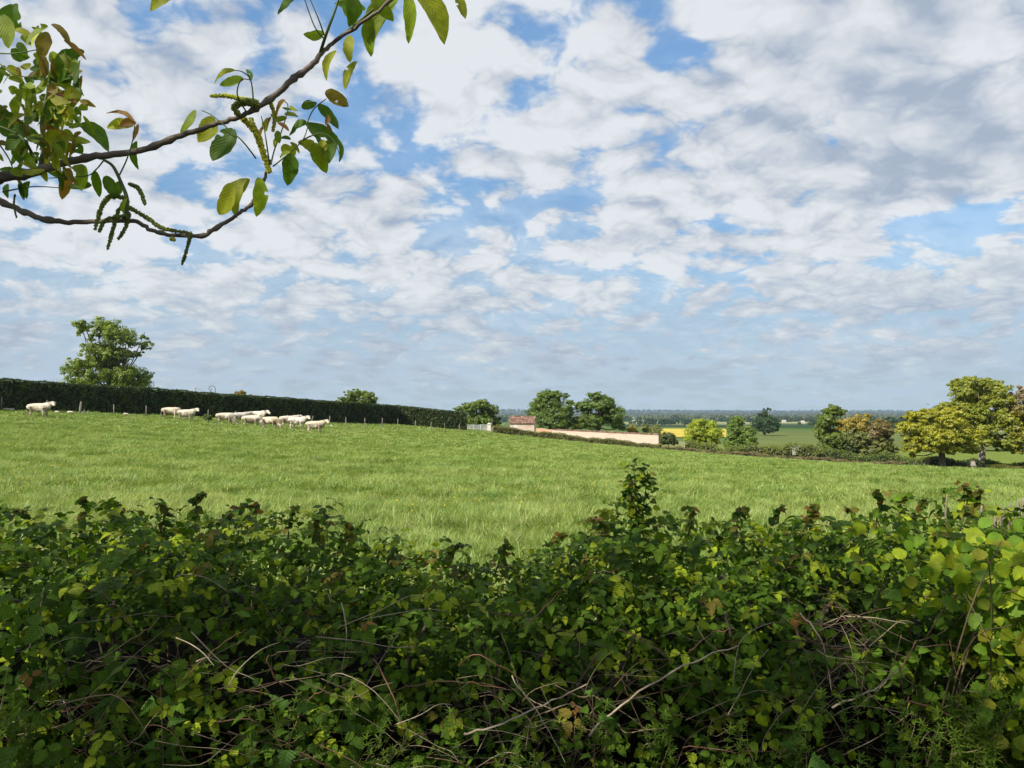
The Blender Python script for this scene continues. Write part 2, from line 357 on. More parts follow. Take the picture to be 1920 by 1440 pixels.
def tree(name, px, Y, lobes, label, base_py=None, pal=G_OAK, leaf=.32, nleaf=14000, group=None, trunk_r=.35, bark=None, cat='tree', sparse=1., limb=True, pals=None):
    "lobes: (px,py,rx,ry[,palette]) as measured across the crown; becomes a real crown with depth"
    x0, _, z0 = onground(px, Y); k = Y / F
    root = empty(name, (x0, Y, z0 - .05), label, cat, group)
    L = []
    for l in lobes:
        c = P(l[0], l[1], Y); dy = random.uniform(-.5, .5) * l[2] * k * 1.2
        L.append((np.array([c[0], Y + dy, c[2]]), np.array([l[2]*k, l[2]*k*1.05, l[3]*k]), (l[4] if len(l) > 4 else pal)))
    # extra depth lobes so that the crown is as deep as it is wide
    cx = np.mean([q[0][0] for q in L]); xs = [q[0][0] for q in L]; wid = (max(xs) - min(xs)) * .5
    for q in list(L):
        if abs(q[0][0] - cx) < wid * .6 and wid > 1:
            for sg in (-1, 1):
                L.append((q[0] + np.array([random.uniform(-.2, .2)*wid, sg * wid * random.uniform(.45, .75), -q[1][2]*random.uniform(.1,.5)]), q[1] * .85, q[2]))
    area = np.array([q[1][0] * q[1][2] for q in L]) ** .85; nleaf = int(nleaf * 2.6); cnt = (nleaf * area / area.sum()).astype(int)
    Vs, Fs, Cs, nb = [], [], [], 0
    for (c, r, pl), m_ in zip(L, cnt):
        ncl = max(9, int(m_ / 36)); d = rnd_dir(ncl)
        cc = c + d * r * rng.uniform(.25, 1.0, (ncl, 1)); cr = r.min() * rng.uniform(.20, .42, ncl)
        w_ = rng.integers(0, ncl, m_); C = cc[w_] + rnd_dir(m_) * (cr[w_] * rng.uniform(.2, 1.0, m_) ** .6)[:, None] * np.array([1.35, 1.35, .75])
        N = (C - cc[w_]) / cr[w_][:, None] * .8 + rnd_dir(m_) * .7 + np.array([0, 0, .5]) + (C - c) / r * .6
        sz = leaf * 1.0 * rng.uniform(.6, 1.25, m_)
        t = np.clip(rng.uniform(0, 1, ncl)[w_] * .7 + rng.uniform(0, .3, m_), 0, 1)[:, None]
        col = (np.array(pl[0]) * (1 - t) + np.array(pl[1]) * t) * np.array([1.22, 1.26, 1.2])
        v, f, cl_ = leaf_quads(C, N, sz, col); Vs.append(v); Fs.append(f + nb); Cs.append(cl_); nb += len(v)
    link('crown', mesh_np('crown', np.concatenate(Vs), np.concatenate(Fs), 4, np.concatenate(Cs)), M_TREE, root)
    bm_ = bark or M_BARK; tb = MB(); top = max(q[0][2] for q in L); low = min(q[0][2] for q in L)
    ctr = Vector((cx * .6 + x0 * .4, Y, z0 + (top - z0) * .55)); fork = Vector((x0, Y, max(z0 + .8, min(z0 + (top - z0) * .3, low + .5))))
    tb.tube([(x0, Y, z0 - .3), (x0 + .02, Y, z0 + .3), tuple(fork)] , [trunk_r * 1.45, trunk_r * 1.05, trunk_r * .85], 9)
    tb.tube(spline([fork, (fork + ctr) / 2 + Vector((.2, .1, 0)), ctr, (cx, Y, top)], 3), list(np.linspace(trunk_r * .85, trunk_r * .12, 10)), 7)
    tb.build('trunk', bm_, root, True)
    if limb:
        lb = MB()
        for (c, r, pl) in L:
            s_ = fork.lerp(ctr, random.uniform(.0, 1)); e_ = Vector(c); mdl = s_.lerp(e_, .5) + Vector((random.uniform(-.4,.4), random.uniform(-.4,.4), -.1*(e_-s_).length))
            rr = trunk_r * random.uniform(.16, .28); pts = spline([s_, mdl, e_, e_ + Vector((0, 0, r[2] * .6))], 3)
            lb.tube(pts, list(np.linspace(rr, rr * .15, len(pts))), 5)
        lb.build('limbs', bm_, root, True)
    return root

# ---------------------------------------------------------------- trees
tree('oak_tree', 208, 132, [(197,610,20,18),(221,621,22,19),(182,624,16,12),(158,616,10,6),(167,634,10,8),(245,640,18,12),(272,630,12,7),(196,652,30,20),(236,662,22,14),(262,664,9,6),
    (180,680,32,15),(146,694,24,18),(205,705,42,22),(138,716,20,18),(165,722,40,16),(247,698,24,20),(255,722,28,16),(262,704,8,12),(268,727,10,8),(235,725,26,12),(205,675,22,14)],
    'large solitary oak rising behind the tall clipped hedge at the left', leaf=.34, nleaf=17000, trunk_r=.6, pal=((.10,.15,.018),(.21,.25,.035)))
tree('broadleaf_tree', 668, 140, [(668,738,18,9),(690,741,16,12),(650,750,16,9),(676,753,28,9),(702,750,9,9),(634,755,7,5),(670,775,26,14)], 'round green tree top showing above the far part of the tall clipped hedge', leaf=.32, nleaf=7000, pal=((.08,.13,.018),(.16,.20,.03)), trunk_r=.35)
tree('broadleaf_tree', 897, 150, [(902,758,20,10),(880,764,17,11),(860,768,10,7),(916,771,19,16),(896,784,34,13),(928,789,12,12),(870,785,18,12),(900,798,36,7)], 'round green tree directly right of the tall clipped hedge end, left of the shed', leaf=.32, nleaf=11000, trunk_r=.4, pal=((.075,.125,.016),(.15,.19,.026)))
tree('broadleaf_tree', 1033, 156, [(1022,742,20,12),(1040,741,18,11),(1030,752,32,18),(1004,770,17,20),(1042,775,30,22),(1016,786,26,18),(1067,764,9,20),(1062,742,8,6),(1050,796,26,12)], 'left one of the two big round trees behind the pink wall', leaf=.33, nleaf=17000, trunk_r=.5, group='big trees behind the pink wall')
tree('broadleaf_tree', 1122, 156, [(1116,741,15,9),(1128,752,22,16),(1100,760,18,13),(1144,772,22,20),(1112,788,32,17),(1155,790,17,15),(1086,762,12,9),(1084,794,18,12),(1165,801,10,7),(1140,752,12,11)], 'right one of the two big round trees behind the pink wall, with a peaked crown', leaf=.33, nleaf=17000, trunk_r=.5, group='big trees behind the pink wall')
tree('bushy_tree', 1186, 165, [(1184,806,9,9),(1192,812,9,6)], 'thin brownish bush at the right foot of the two big trees', leaf=.25, nleaf=1500, pal=G_BR, trunk_r=.1, cat='bush')
tree('bushy_tree', 1222, 152, [(1208,803,9,8),(1213,798,4,6),(1230,807,12,10),(1221,818,18,12),(1236,823,9,9)], 'olive green bushy tree right behind the right end of the pink wall', leaf=.28, nleaf=5000, pal=G_OL, trunk_r=.18)
tree('bushy_tree', 1253, 146, [(1252,820,14,10),(1246,828,12,7),(1262,829,9,6)], 'small rounded olive bush just right of the pink wall end', leaf=.25, nleaf=3000, pal=((.06,.085,.02),(.11,.13,.03)), trunk_r=.1, cat='bush')
tree('maple_tree', 1318, 150, [(1316,795,20,11),(1304,808,20,15),(1333,809,16,18),(1318,822,30,13),(1294,823,10,11),(1341,828,9,7),(1335,795,12,8)], 'bright yellow green rounded tree in front of the yellow rapeseed field', leaf=.3, nleaf=10000, pal=((.21,.27,.018),(.34,.36,.025)), trunk_r=.3)
tree('broadleaf_tree', 1392, 146, [(1384,790,14,10),(1376,804,15,13),(1396,812,20,18),(1385,830,24,15),(1410,831,12,13),(1400,845,20,9),(1370,822,10,12)], 'mid green tree left of the dark distant oak, broad toward its foot', leaf=.3, nleaf=11000, pal=((.10,.16,.022),(.17,.22,.035)), trunk_r=.3)
tree('oak_tree', 1433, 470, [(1433,790,21,12),(1420,798,14,11),(1447,793,14,12),(1457,800,7,8),(1433,803,22,8),(1431,779,9,7),(1439,767,2.5,3),(1435,772,3,4)], 'dark green oak with a bare forked top standing alone on the far green slope', leaf=.75, nleaf=9000, pal=((.02,.05,.010),(.04,.075,.015)), trunk_r=.8)
tree('broadleaf_tree', 1556, 124, [(1558,769,17,10),(1548,785,20,15),(1575,773,11,8),(1541,806,14,18),(1560,820,24,18),(1550,842,24,16),(1577,838,22,16)], 'tall green tree at the left of the mixed brown clump on the field edge', leaf=.3, nleaf=12000, pal=((.085,.135,.018),(.16,.19,.028)), trunk_r=.3)
tree('broadleaf_tree', 1604, 121, [(1590,796,20,15),(1615,792,18,16),(1628,779,7,7),(1600,818,22,16,G_OL),(1612,838,26,16,((.05,.085,.02),(.09,.12,.03)))], 'orange brown young leaved tree in the middle of the field edge clump', leaf=.28, nleaf=9000, pal=G_BR, trunk_r=.25)
tree('broadleaf_tree', 1652, 119, [(1650,800,18,14),(1668,812,12,14),(1640,812,14,14,((.17,.12,.06),(.24,.18,.10))),(1655,832,24,16,G_OL),(1640,846,26,12,G_OL),(1672,842,10,12,G_OL)], 'olive and tan leaved tree at the right of the field edge clump', leaf=.28, nleaf=9000, pal=((.13,.10,.03),(.20,.15,.05)), trunk_r=.25)
tree('oak_tree', 1765, 98, [(1733,778,18,12),(1720,800,18,14),(1765,784,32,18),(1745,815,34,18),(1707,838,16,13),(1792,812,36,22),(1820,842,22,12),(1730,838,26,10),(1800,838,34,11),(1768,842,26,8),(1709,853,8,5),(1776,768,22,10),(1700,826,9,8)],
    'golden green low spreading tree with a short dark trunk at the right field edge', leaf=.27, nleaf=19000, pal=((.19,.20,.014),(.34,.31,.022)), trunk_r=.42)
tree('oak_tree', 1840, 108, [(1828,716,26,12),(1862,722,20,15),(1797,736,24,14),(1850,742,36,20),(1888,748,14,18),(1812,762,34,20),(1870,782,30,24),(1842,795,34,20),(1776,762,18,10),(1896,800,16,18),(1860,824,34,12),(1826,826,22,12),(1886,836,18,12)],
    'tallest tree at the right, yellow green with a pale trunk', leaf=.29, nleaf=23000, pal=((.14,.17,.016),(.27,.27,.025)), trunk_r=.48, bark=M_BARKP)
tree('oak_tree', 1950, 104, [(1916,738,9,16,((.2,.15,.09),(.26,.2,.13))),(1925,768,26,20,((.15,.12,.02),(.22,.17,.03))),(1908,800,18,20),(1930,818,30,20),(1911,838,13,16),(1975,790,40,40),(1960,745,25,20)],
    'orange tinted tree cut off by the right edge of the picture', leaf=.29, nleaf=15000, pal=((.16,.17,.016),(.28,.24,.024)), trunk_r=.4, bark=M_BARKP)
for px_, Y_h, lob, pal_, lb_ in ((450,138,[(446,740,6,6),(454,738,7,8),(450,752,14,9)],((.20,.15,.02),(.27,.20,.03)),'orange yellow bush tip above the hedge right of the street lamp'),
        (424,140,[(420,742,6,3),(430,744,7,3),(425,752,14,6)],G_OAK,'low green bush tip above the hedge between lamp and orange bush'),
        (339,136,[(338,738,4,4),(341,748,12,8)],G_OAK,'tiny green bush tip above the hedge left of the thin pole')):
    tree('garden_bush', px_, Y_h, lob, lb_, pal=pal_, leaf=.26, nleaf=1500, trunk_r=.1, cat='bush')
tree('bramble_bush', 391, 83, [(384,781,5,4),(393,782,6,4),(389,785,9,3)], 'small green bramble clump at a fence post foot among the cows', pal=G_OAK, leaf=.14, nleaf=1600, trunk_r=.04, cat='bush', limb=False)

# ---------------------------------------------------------------- hedges
def hedge(name, pts, height, width, label, leaf, dens, pal, irr=.05, matl=None, cat='hedge', hvar=None, group=None, lump=.08, seed=1):
    "pts: ground points; clipped or rough hedge with a core and a skin of leaves"
    root = empty(name, (pts[0][0], pts[0][1], T(pts[0][0], pts[0][1])), label, cat, group)
    V = []; Fq = []; lc = []
    seg = []; tot = 0
    for a, b2 in zip(pts[:-1], pts[1:]):
        l = math.hypot(b2[0]-a[0], b2[1]-a[1]); seg.append((tot, l, a, b2)); tot += l
    def at(s):
        for i, (t0, l, a, b2) in enumerate(seg):
            if s <= t0 + l or i == len(seg) - 1:
                k = (s - t0) / l; d = ((b2[0]-a[0])/l, (b2[1]-a[1])/l); return a[0]+(b2[0]-a[0])*k, a[1]+(b2[1]-a[1])*k, d
    hh = (lambda s: height) if hvar is None else hvar
    # profile: (offset across, height fraction)
    prof = [(-.5, 0), (-.52, .5), (-.5, .85), (-.42, .985), (0, 1.0), (.42, .985), (.5, .85), (.52, .5), (.5, 0)]
    ns = max(8, int(tot / 1.2)); q = len(prof)
    for i in range(ns + 1):
        x, y, d = at(tot * i / ns); nx, ny = d[1], -d[0]; z = T(x, y); H = hh(tot * i / ns) * .985 + .02
        for (o_, h_) in prof:
            jt = random.uniform(-.03, .03) * width + (0.06 * math.sin(i * .9 + h_ * 4)) * irr * 5
            V.append((x + nx * (o_ * (width - .16)) + nx * jt, y + ny * (o_ * (width - .16)) + ny * jt, z - .1 + (H) * h_))
    for i in range(ns):
        for k in range(q - 1): Fq.append((i*q+k, i*q+k+1, (i+1)*q+k+1, (i+1)*q+k))
    me = bpy.data.meshes.new('core'); me.from_pydata(V, [], Fq + [tuple(range(q)), tuple(ns*q+k for k in range(q))[::-1]]); link('shade_core', me, M_CORE, root)  # solid core, coloured near black as painted shade behind the leaf skin
    per = 2 * height + width; N_ = int(tot * per * dens * 2.6)
    s = rng.uniform(0, tot, N_); u = rng.uniform(0, per, N_); C = np.zeros((N_, 3)); Nn = np.zeros((N_, 3))
    for i in range(N_):
        x, y, d = at(s[i]); nx, ny = d[1], -d[0]; H = hh(s[i]); rad = .12 * min(1, height)
        if u[i] < height: o_, h_, m_ = .5, u[i]/height*H, (nx, ny, .25)
        elif u[i] < 2*height: o_, h_, m_ = -.5, (u[i]-height)/height*H, (-nx, -ny, .25)
        else: o_, h_, m_ = (u[i]-2*height)/width - .5, H, (0, 0, 1)
        if h_ > H - rad and abs(o_) > .5 - rad / width: o_ *= .97; h_ -= rad * .3
        lumpv = lump * (math.sin(s[i]*2.1 + h_*3 + seed) + math.sin(s[i]*5.3 - h_*5)) * .5
        C[i] = (x + nx*(o_*width + (lumpv if o_ > 0 else -lumpv)*(abs(o_) > .45)), y + ny*(o_*width + (lumpv if o_ > 0 else -lumpv)*(abs(o_) > .45)), T(x, y) + h_ + (lumpv*.5 if h_ >= H-.01 else 0)); Nn[i] = m_
    if hasattr(C, 'shape'): C += rng.normal(size=C.shape) * irr
    Nn = Nn + rnd_dir(N_) * .9
    t = np.clip(rng.uniform(0, 1, N_) * .6 + .25 + .3 * np.sin(s * .9) * np.sin(s*.31 + 2), 0, 1)[:, None]; col = np.array(pal[0])*(1-t) + np.array(pal[1])*t
    v, f, cc = leaf_quads(C, Nn, leaf * rng.uniform(.6, 1.3, N_), col)
    link('foliage', mesh_np('foliage', v, f, 4, cc), matl or M_TREE, root)
    return root
def gp(*l): return [P(p, 800, q)[:2] for p, q in l]
hedge('clipped_hedge', gp((-60,73),(0,77),(280,89),(488,99.5),(738,124)) , 2.95, 1.6, 'long tall dark green clipped hedge behind the cows', .17, 42, ((.028,.055,.009),(.07,.10,.016)), .035, M_HEDGE, hvar=lambda s: 2.98 + .03*math.sin(s*.4) + .02*math.sin(s*1.7), lump=.13)
hedge('clipped_hedge', gp((739,125.2),(874,128)), 3.0, 1.6, 'shorter far end section of the tall clipped hedge beside the round tree', .17, 42, ((.028,.055,.009),(.07,.10,.016)), .035, M_HEDGE, lump=.07, seed=4)
hedge('low_hedge', gp((925,129),(1010,129.5),(1100,127),(1240,124.5)), 1.05, 1.3, 'low brownish green trimmed hedge in front of the pink wall', .15, 46, ((.14,.15,.035),(.25,.24,.065)), .07, hvar=lambda s: 1.12 + .12*math.sin(s*.7) + .07*math.sin(s*2.3) - .012*s, lump=.12)
hedge('low_hedge', gp((1242,123.6),(1400,119),(1560,112.5),(1700,106)), .62, 1.1, 'thin strip of cut brown hedge along the far field edge, right of the pink wall', .13, 46, ((.20,.15,.075),(.29,.23,.11)), .06, hvar=lambda s: .5 + .14*math.sin(s*.6) + .1*math.sin(s*2.9), lump=.1)
hedge('scrub_hedge', gp((1285,131),(1360,129),(1440,126),(1540,119)), 1.5, 2.2, 'rough green scrub between the yellow green tree and the brown clump', .22, 34, ((.13,.17,.032),(.23,.26,.055)), .18, hvar=lambda s: 1.25 + .0*s + .55*math.sin(s*.55+1)*math.sin(s*.23) + .3*math.sin(s*1.9) + .03*s, lump=.3)
hedge('scrub_hedge', gp((1545,121),(1600,117),(1700,112),(1742,108)), 1.5, 2.2, 'rough green scrub under the orange brown trees', .2, 34, ((.085,.14,.024),(.17,.21,.045)), .15, hvar=lambda s: 1.7 + .3*math.sin(s*.8) - .03*s, lump=.3)
hedge('field_hedge', gp((1742,106),(1820,108.5),(1980,106)), 1.5, 1.6, 'hedge behind the two right tree trunks, tree shadow painted into its dark leaves', .2, 38, ((.035,.06,.014),(.07,.10,.02)), .1, hvar=lambda s: 1.35 + .25*math.sin(s*.9) , lump=.2)  # leaf palette darkened to stand in for the shadow under the right trees
hedge('low_hedge', gp((1848,98.5),(1916,96)), .8, 1.4, 'low yellow green clipped bush row in front of the tallest right tree', .14, 60, ((.12,.14,.02),(.19,.19,.03)), .06, hvar=lambda s: .72+.1*math.sin(s*1.6), lump=.1)
# weathered stump and bleached dead branches in the field-edge growth
def stump(px, Y, h, r, label):
    x, y, z = onground(px, Y); b = MB(); b.tube([(x,y,z-.2),(x+.03,y,z+h*.5),(x-.06,y,z+h)], [r*1.25, r, r*.8], 9); b.tube([(x-.06,y,z+h*.93),(x-.12,y,z+h*1.12)], [r*.5, r*.15], 6)
    return tag(b.build('tree_stump', M_BARKP, None, True), label, 'stump')
stump(1823, 97, 1.15, .34, 'pale weathered stump standing between the two right tree trunks')
for px_, Yb, pyb, lb_ in ((1490, 121, 848, 'bleached dead branches sticking out of the scrub below the green slope'), (1283, 133, 838, 'grey dead branches left of the yellow green tree foot')):
    b = MB(); c0 = Vector(P(px_, pyb, Yb)); rr = random.Random(px_)
    for k in range(16):
        e_ = c0 + Vector((rr.uniform(-1, 1) * .9, rr.uniform(-.5, .5), rr.uniform(.5, 1.3))); mm = c0.lerp(e_, .5) + Vector((rr.uniform(-.2,.2), 0, .15))
        b.tube([c0 + Vector((rr.uniform(-.3,.3), 0, -.4)), mm, e_], [.022, .016, .008], 4)
    tag(b.build('dead_branches', solid('bleached_wood', (.45,.42,.38), (.6,.56,.5), 4)), lb_, 'dead branches')

# ---------------------------------------------------------------- distant woods (masses nobody could count), houses
def woods(name, rows, pal, label):
    Vs, Fs, Cs, nb = [], [], [], 0
    for (px0, px1, Y0, Y1, nt, h, gap) in rows:
        for i in range(nt):
            px_ = random.uniform(px0, px1); Yd = random.uniform(Y0, Y1); x = P(px_, 800, Yd)[0]
            if gap and wob(np.array(x), np.array(Yd), .006, 21) > gap: continue
            H = h * random.uniform(.65, 1.25); r = H * random.uniform(.35, .6); m_ = 46
            d = rnd_dir(m_); C = np.array([x, Yd, T(x, Yd) + H * .55]) + d * np.array([r, r, H * .5]) * rng.uniform(.6, 1, (m_, 1))
            t = np.clip(rng.uniform(0, 1) + rng.normal(size=(m_, 1)) * .1, 0, 1); col = np.array(pal[0])*(1-t) + np.array(pal[1])*t
            v, f, c_ = leaf_quads(C, d + np.array([0, 0, .4]) + rnd_dir(m_) * .3, np.full(m_, r * .75), col, asp=.9); Vs.append(v); Fs.append(f+nb); Cs.append(c_); nb += len(v)
    o = link(name, mesh_np(name, np.concatenate(Vs), np.concatenate(Fs), 4, np.concatenate(Cs)), M_FAR); return tag(o, label, 'woodland', kind='stuff')
woods('distant_woodland', [(860, 1990, 2300, 2900, 600, 15, .35), (860, 1990, 3000, 3900, 700, 16, .6), (860,1990,4300,5600,800,17,0)], ((.05,.075,.025),(.15,.17,.07)), 'pale green band of woods across the far valley floor')
woods('distant_tree_belt', [(860, 1600, 1340, 1500, 70, 9, .1), (1180,1310,1500,1560,40,9,0), (1500,1990,1150,1300,40,8,.3), (1620,1740,900,980,50,11,0),(860, 1990, 2050, 2250, 260, 12, .0)], ((.02,.045,.018),(.045,.075,.028)), 'dark hedgerows and tree belts between the valley fields')
woods('wooded_hills', [(860, 1990, 6000, 7600, 900, 20, 0), (860, 1990, 8200, 10500, 900, 24, 0)], ((.015,.03,.012),(.035,.055,.022)), 'dark blue wooded ridge along the horizon')
M_WHITE = solid('far_render', (.62,.58,.52), (.72,.68,.62), .5); M_FROOF = solid('far_roof', (.42,.34,.29), (.5,.42,.37), .5)
def far_house(px, Y, w_, d_, h, label):
    x, y, z = onground(px, Y); root = empty('farm_house', (x, y, z), label, 'house', 'white farm houses in the valley')
    b = MB(); b.box((x-w_/2, y-d_/2, z-1), (x+w_/2, y+d_/2, z+h)); b.build('wall', M_WHITE, root)
    b = MB(); o_ = .4; b.add([(x-w_/2-o_,y-d_/2-o_,z+h-.2),(x+w_/2+o_,y-d_/2-o_,z+h-.2),(x+w_/2+o_,y+d_/2+o_,z+h-.2),(x-w_/2-o_,y+d_/2+o_,z+h-.2),(x-w_/2-o_,y,z+h+d_*.32),(x+w_/2+o_,y,z+h+d_*.32)],
        [(0,1,5,4),(2,3,4,5),(0,4,3),(1,2,5),(3,2,1,0)]); b.build('roof', M_FROOF, root)
    for k in range(3): b = MB(); b.box((x-w_/2+w_*(.2+.27*k), y-d_/2-.05, z+h*.35), (x-w_/2+w_*(.2+.27*k)+1.1, y-d_/2-.01, z+h*.75)); b.build('window', M_METAL, root)
far_house(1202, 1750, 11, 8, 5.5, 'small white farmhouse in the valley, seen above the pink wall')
far_house(1187, 1900, 8, 7, 4, 'tiny pale barn left of the white farmhouse above the pink wall')
far_house(1505, 1620, 7, 6, 4.5, 'tiny white house in the valley right of the dark distant oak')
far_house(1470, 2020, 9, 7, 4, 'tiny pale house beside the far woods right of the dark distant oak')

# ---------------------------------------------------------------- shed, walls, railing, poles, lamp
M_PINK, n = mat('pink_render'); ps = n.pos(); c = n.mix(n.noise(ps, 1.3, 5, .6), (.45,.36,.295), (.56,.46,.385))
c = n.mix(n.mr(n.noise(ps, .45, 5, .7), .52, .60), c, (.44,.33,.25)); p = n.n('ShaderNodeBsdfPrincipled'); n.put(p.inputs[0], c); p.inputs['Roughness'].default_value = .95; out(n, p.outputs[0])
M_BRICK = solid('old_brick', (.36,.21,.13), (.55,.37,.25), 5, .95, .5, 14, dist=.03)
M_TILE, n = mat('clay_tiles'); ps = n.pos(); v = n.n('ShaderNodeTexVoronoi'); n.put(v.inputs['Vector'], ps); v.inputs['Scale'].default_value = 4.5
s_ = n.n('ShaderNodeSeparateColor'); n.put(s_.inputs[0], v.outputs['Color']); c = n.ramp(s_.outputs[0], [(0,(.07,.04,.035)),(.35,(.14,.07,.05)),(.7,(.23,.12,.09)),(1,(.34,.25,.20))])
p = n.n('ShaderNodeBsdfPrincipled'); n.put(p.inputs[0], c); p.inputs['Roughness'].default_value = .9; out(n, p.outputs[0])
M_CREAM = solid('cream_render', (.52,.47,.40), (.66,.61,.53), 2); M_RAIL = solid('white_paint', (.55,.57,.58), (.68,.70,.71), 6, .6)
M_DOOR = solid('grey_white_boards', (.50,.46,.43), (.60,.57,.54), 3)
# long wall
WL = Vector(P(1003, 803, 150)); WR = Vector(P(1234.5, 814, 137)); nseg = 26
wr = empty('garden_wall', (WL.x, WL.y, T(WL.x, WL.y)), 'long pale pink rendered wall with a tiled coping right of the shed', 'wall')
def wallmesh(t0, t1, nn, off, topoff, mt, nm, thick=.4, zfun=None):
    b = MB(); rows = []; d = (WR - WL); d.z = 0; d.normalize(); nrm = Vector((-d.y, d.x, 0))
    if nrm.y > 0: nrm = -nrm
    for i in range(nn + 1):
        t = t0 + (t1 - t0) * i / nn; p_ = WL.lerp(WR, t); zt = p_.z + topoff(t); zb = (T(p_.x, p_.y) - .5) if zfun is None else p_.z + zfun(t)
        f_ = p_ + nrm * off; k_ = p_ - nrm * (thick - off * 0 + off); rows.append([(f_.x, f_.y, zb), (f_.x, f_.y, zt), (k_.x, k_.y, zt), (k_.x, k_.y, zb)])
    V = [q for r_ in rows for q in r_]; Fq = []
    for i in range(nn):
        for k in range(4): Fq.append((i*4+k, i*4+(k+1)%4, (i+1)*4+(k+1)%4, (i+1)*4+k))
    Fq += [(3,2,1,0), tuple(nn*4+k for k in range(4))]
    b.add(V, Fq); return b.build(nm, mt, wr)
wallmesh(.0, 1, nseg, 0, lambda t: -.12, M_PINK, 'render')
wallmesh(.16, 1.003, 50, .09, lambda t: .06 + .025*math.sin(t*300), M_TILE, 'coping', .52, lambda t: -.14)
wallmesh(.003, .15, 10, .05, lambda t: .10 - .35 * abs(t-.05)/.1, M_BRICK, 'exposed_brick', .48)
# shed
sx0, sY = P(956, 800, 141)[0], 141.; SG = Vector((sx0, sY, T(sx0, sY))); rz = R(-7)
top_eave = P(977, 793, 141)[2]; ridge = P(977, 781.5, 142.4)[2]
sr = empty('shed', tuple(SG), 'small pink walled shed with a red tiled roof at the end of the wall', 'shed', rz=rz)
def loc(x, y, z): v = Matrix.Rotation(rz, 3, 'Z') @ Vector((x, y, 0)); return (SG.x + v.x, SG.y + v.y, z)
w_s, d_s = 4.45, 3.2; zb = SG.z - .6; b = MB()
zr = top_eave - .05; b.add([loc(0,0,zb),loc(w_s,0,zb),loc(w_s,d_s,zb),loc(0,d_s,zb),loc(0,0,zr),loc(w_s,0,zr),loc(w_s,d_s,zr),loc(0,d_s,zr),loc(0,d_s/2,ridge-.1),loc(w_s,d_s/2,ridge-.1)],
    [(0,1,5,4),(2,3,7,6),(1,2,6,9,5),(3,0,4,8,7),(3,2,1,0)]); b.build('wall', M_PINK, sr)
rf = MB(); nn = 30
for sgn in (0, 1):
    V = []
    for i in range(nn * 2 + 1):
        x = -.12 + (w_s + .24) * i / (nn * 2); wv = .05 if i % 2 else 0
        ya, yb = (-.25, d_s / 2) if sgn == 0 else (d_s + .25, d_s / 2)
        V += [loc(x, ya, top_eave - .02 + wv), loc(x, yb, ridge + .02 + wv), loc(x, ya, top_eave - .10), loc(x, yb, ridge - .08)]
    Fq = []
    for i in range(nn * 2): a = i*4; Fq += [(a, a+4, a+5, a+1), (a+2, a+3, a+7, a+6), (a, a+2, a+6, a+4)]
    Fq += [(0,1,3,2), (nn*8, nn*8+2, nn*8+3, nn*8+1)]
    rf.add(V, Fq)
rf.tube([loc(-.15, d_s/2, ridge + .05), loc(w_s + .15, d_s/2, ridge + .05)], .1, 8)
rf.build('roof', M_TILE, sr)
b = MB(); b.add([loc(.75,-.03,zb),loc(1.5,-.03,zb),loc(1.5,-.03,top_eave-.35),loc(.75,-.03,top_eave-.35),loc(.75,.05,zb),loc(1.5,.05,zb),loc(1.5,.05,top_eave-.35),loc(.75,.05,top_eave-.35)],
    [(0,1,2,3),(1,5,6,2),(4,0,3,7),(3,2,6,7)]); b.build('door', M_DOOR, sr)
# low cream wall + pillar + railing
a0 = P(921, 799.5, 139); a1 = P(953, 801, 140.5); rw = empty('low_wall', (a0[0], a0[1], T(a0[0], a0[1])), 'low cream wall between the gate pillar and the shed', 'wall')
b = MB(); b.add([(a0[0],139,-12),(a1[0],140.5,-12),(a1[0],140.9,-12),(a0[0],139.4,-12),(a0[0],139,a0[2]),(a1[0],140.5,a1[2]),(a1[0],140.9,a1[2]),(a0[0],139.4,a0[2])], [(0,1,5,4),(1,2,6,5),(2,3,7,6),(3,0,4,7),(4,5,6,7)]); b.build('render', M_CREAM, rw)
b = MB(); b.tube([(a0[0]-.05,139.2,a0[2]+.05),(a1[0],140.7,a1[2]+.05)], [(.3,.08)]*2, 8); b.build('coping', M_TILE, rw)
pl = P(917.5, 793, 139); b = MB(); x, y, z = pl; zg = T(x, y)
rp = empty('gate_pillar', (x, y, zg), 'square pale stone pillar between the white railing and the low wall', 'pillar')
b.box((x-.28,y-.28,zg-.4),(x+.28,y+.28,z-.22)); b.build('shaft', M_CREAM, rp)
b = MB(); b.box((x-.37,y-.37,z-.22),(x+.37,y+.37,z-.1)); b.box((x-.3,y-.3,z-.1),(x+.3,y+.3,z+.02), taper=.12); b.build('cap', M_CREAM, rp)
r0, r1 = P(874, 797, 137.5), P(913.5, 796.5, 139); rr_ = empty('railing', (r0[0], r0[1], T(r0[0], r0[1])), 'white metal railing between the clipped hedge end and the stone pillar', 'railing')
b = MB(); nb_ = 34; zt = [r0[2] + (r1[2]-r0[2])*i/nb_ for i in range(nb_+1)]
for i in range(nb_+1):
    x = r0[0] + (r1[0]-r0[0])*i/nb_; y = r0[1] + (r1[1]-r0[1])*i/nb_; b.box((x-.018,y-.018,zt[i]-1.25),(x+.018,y+.018,zt[i]-.03))
b.build('pickets', M_RAIL, rr_); b = MB()
b.tube([r0, r1], .035, 6); b.tube([(r0[0],r0[1],r0[2]-.62),(r1[0],r1[1],r1[2]-.62)], .03, 6); b.build('rails', M_RAIL, rr_)
b = MB(); nrw = 8; xm = [(r0[0] + (r1[0]-r0[0])*i/nrw, r0[1]+.15 + (r1[1]-r0[1])*i/nrw) for i in range(nrw+1)]
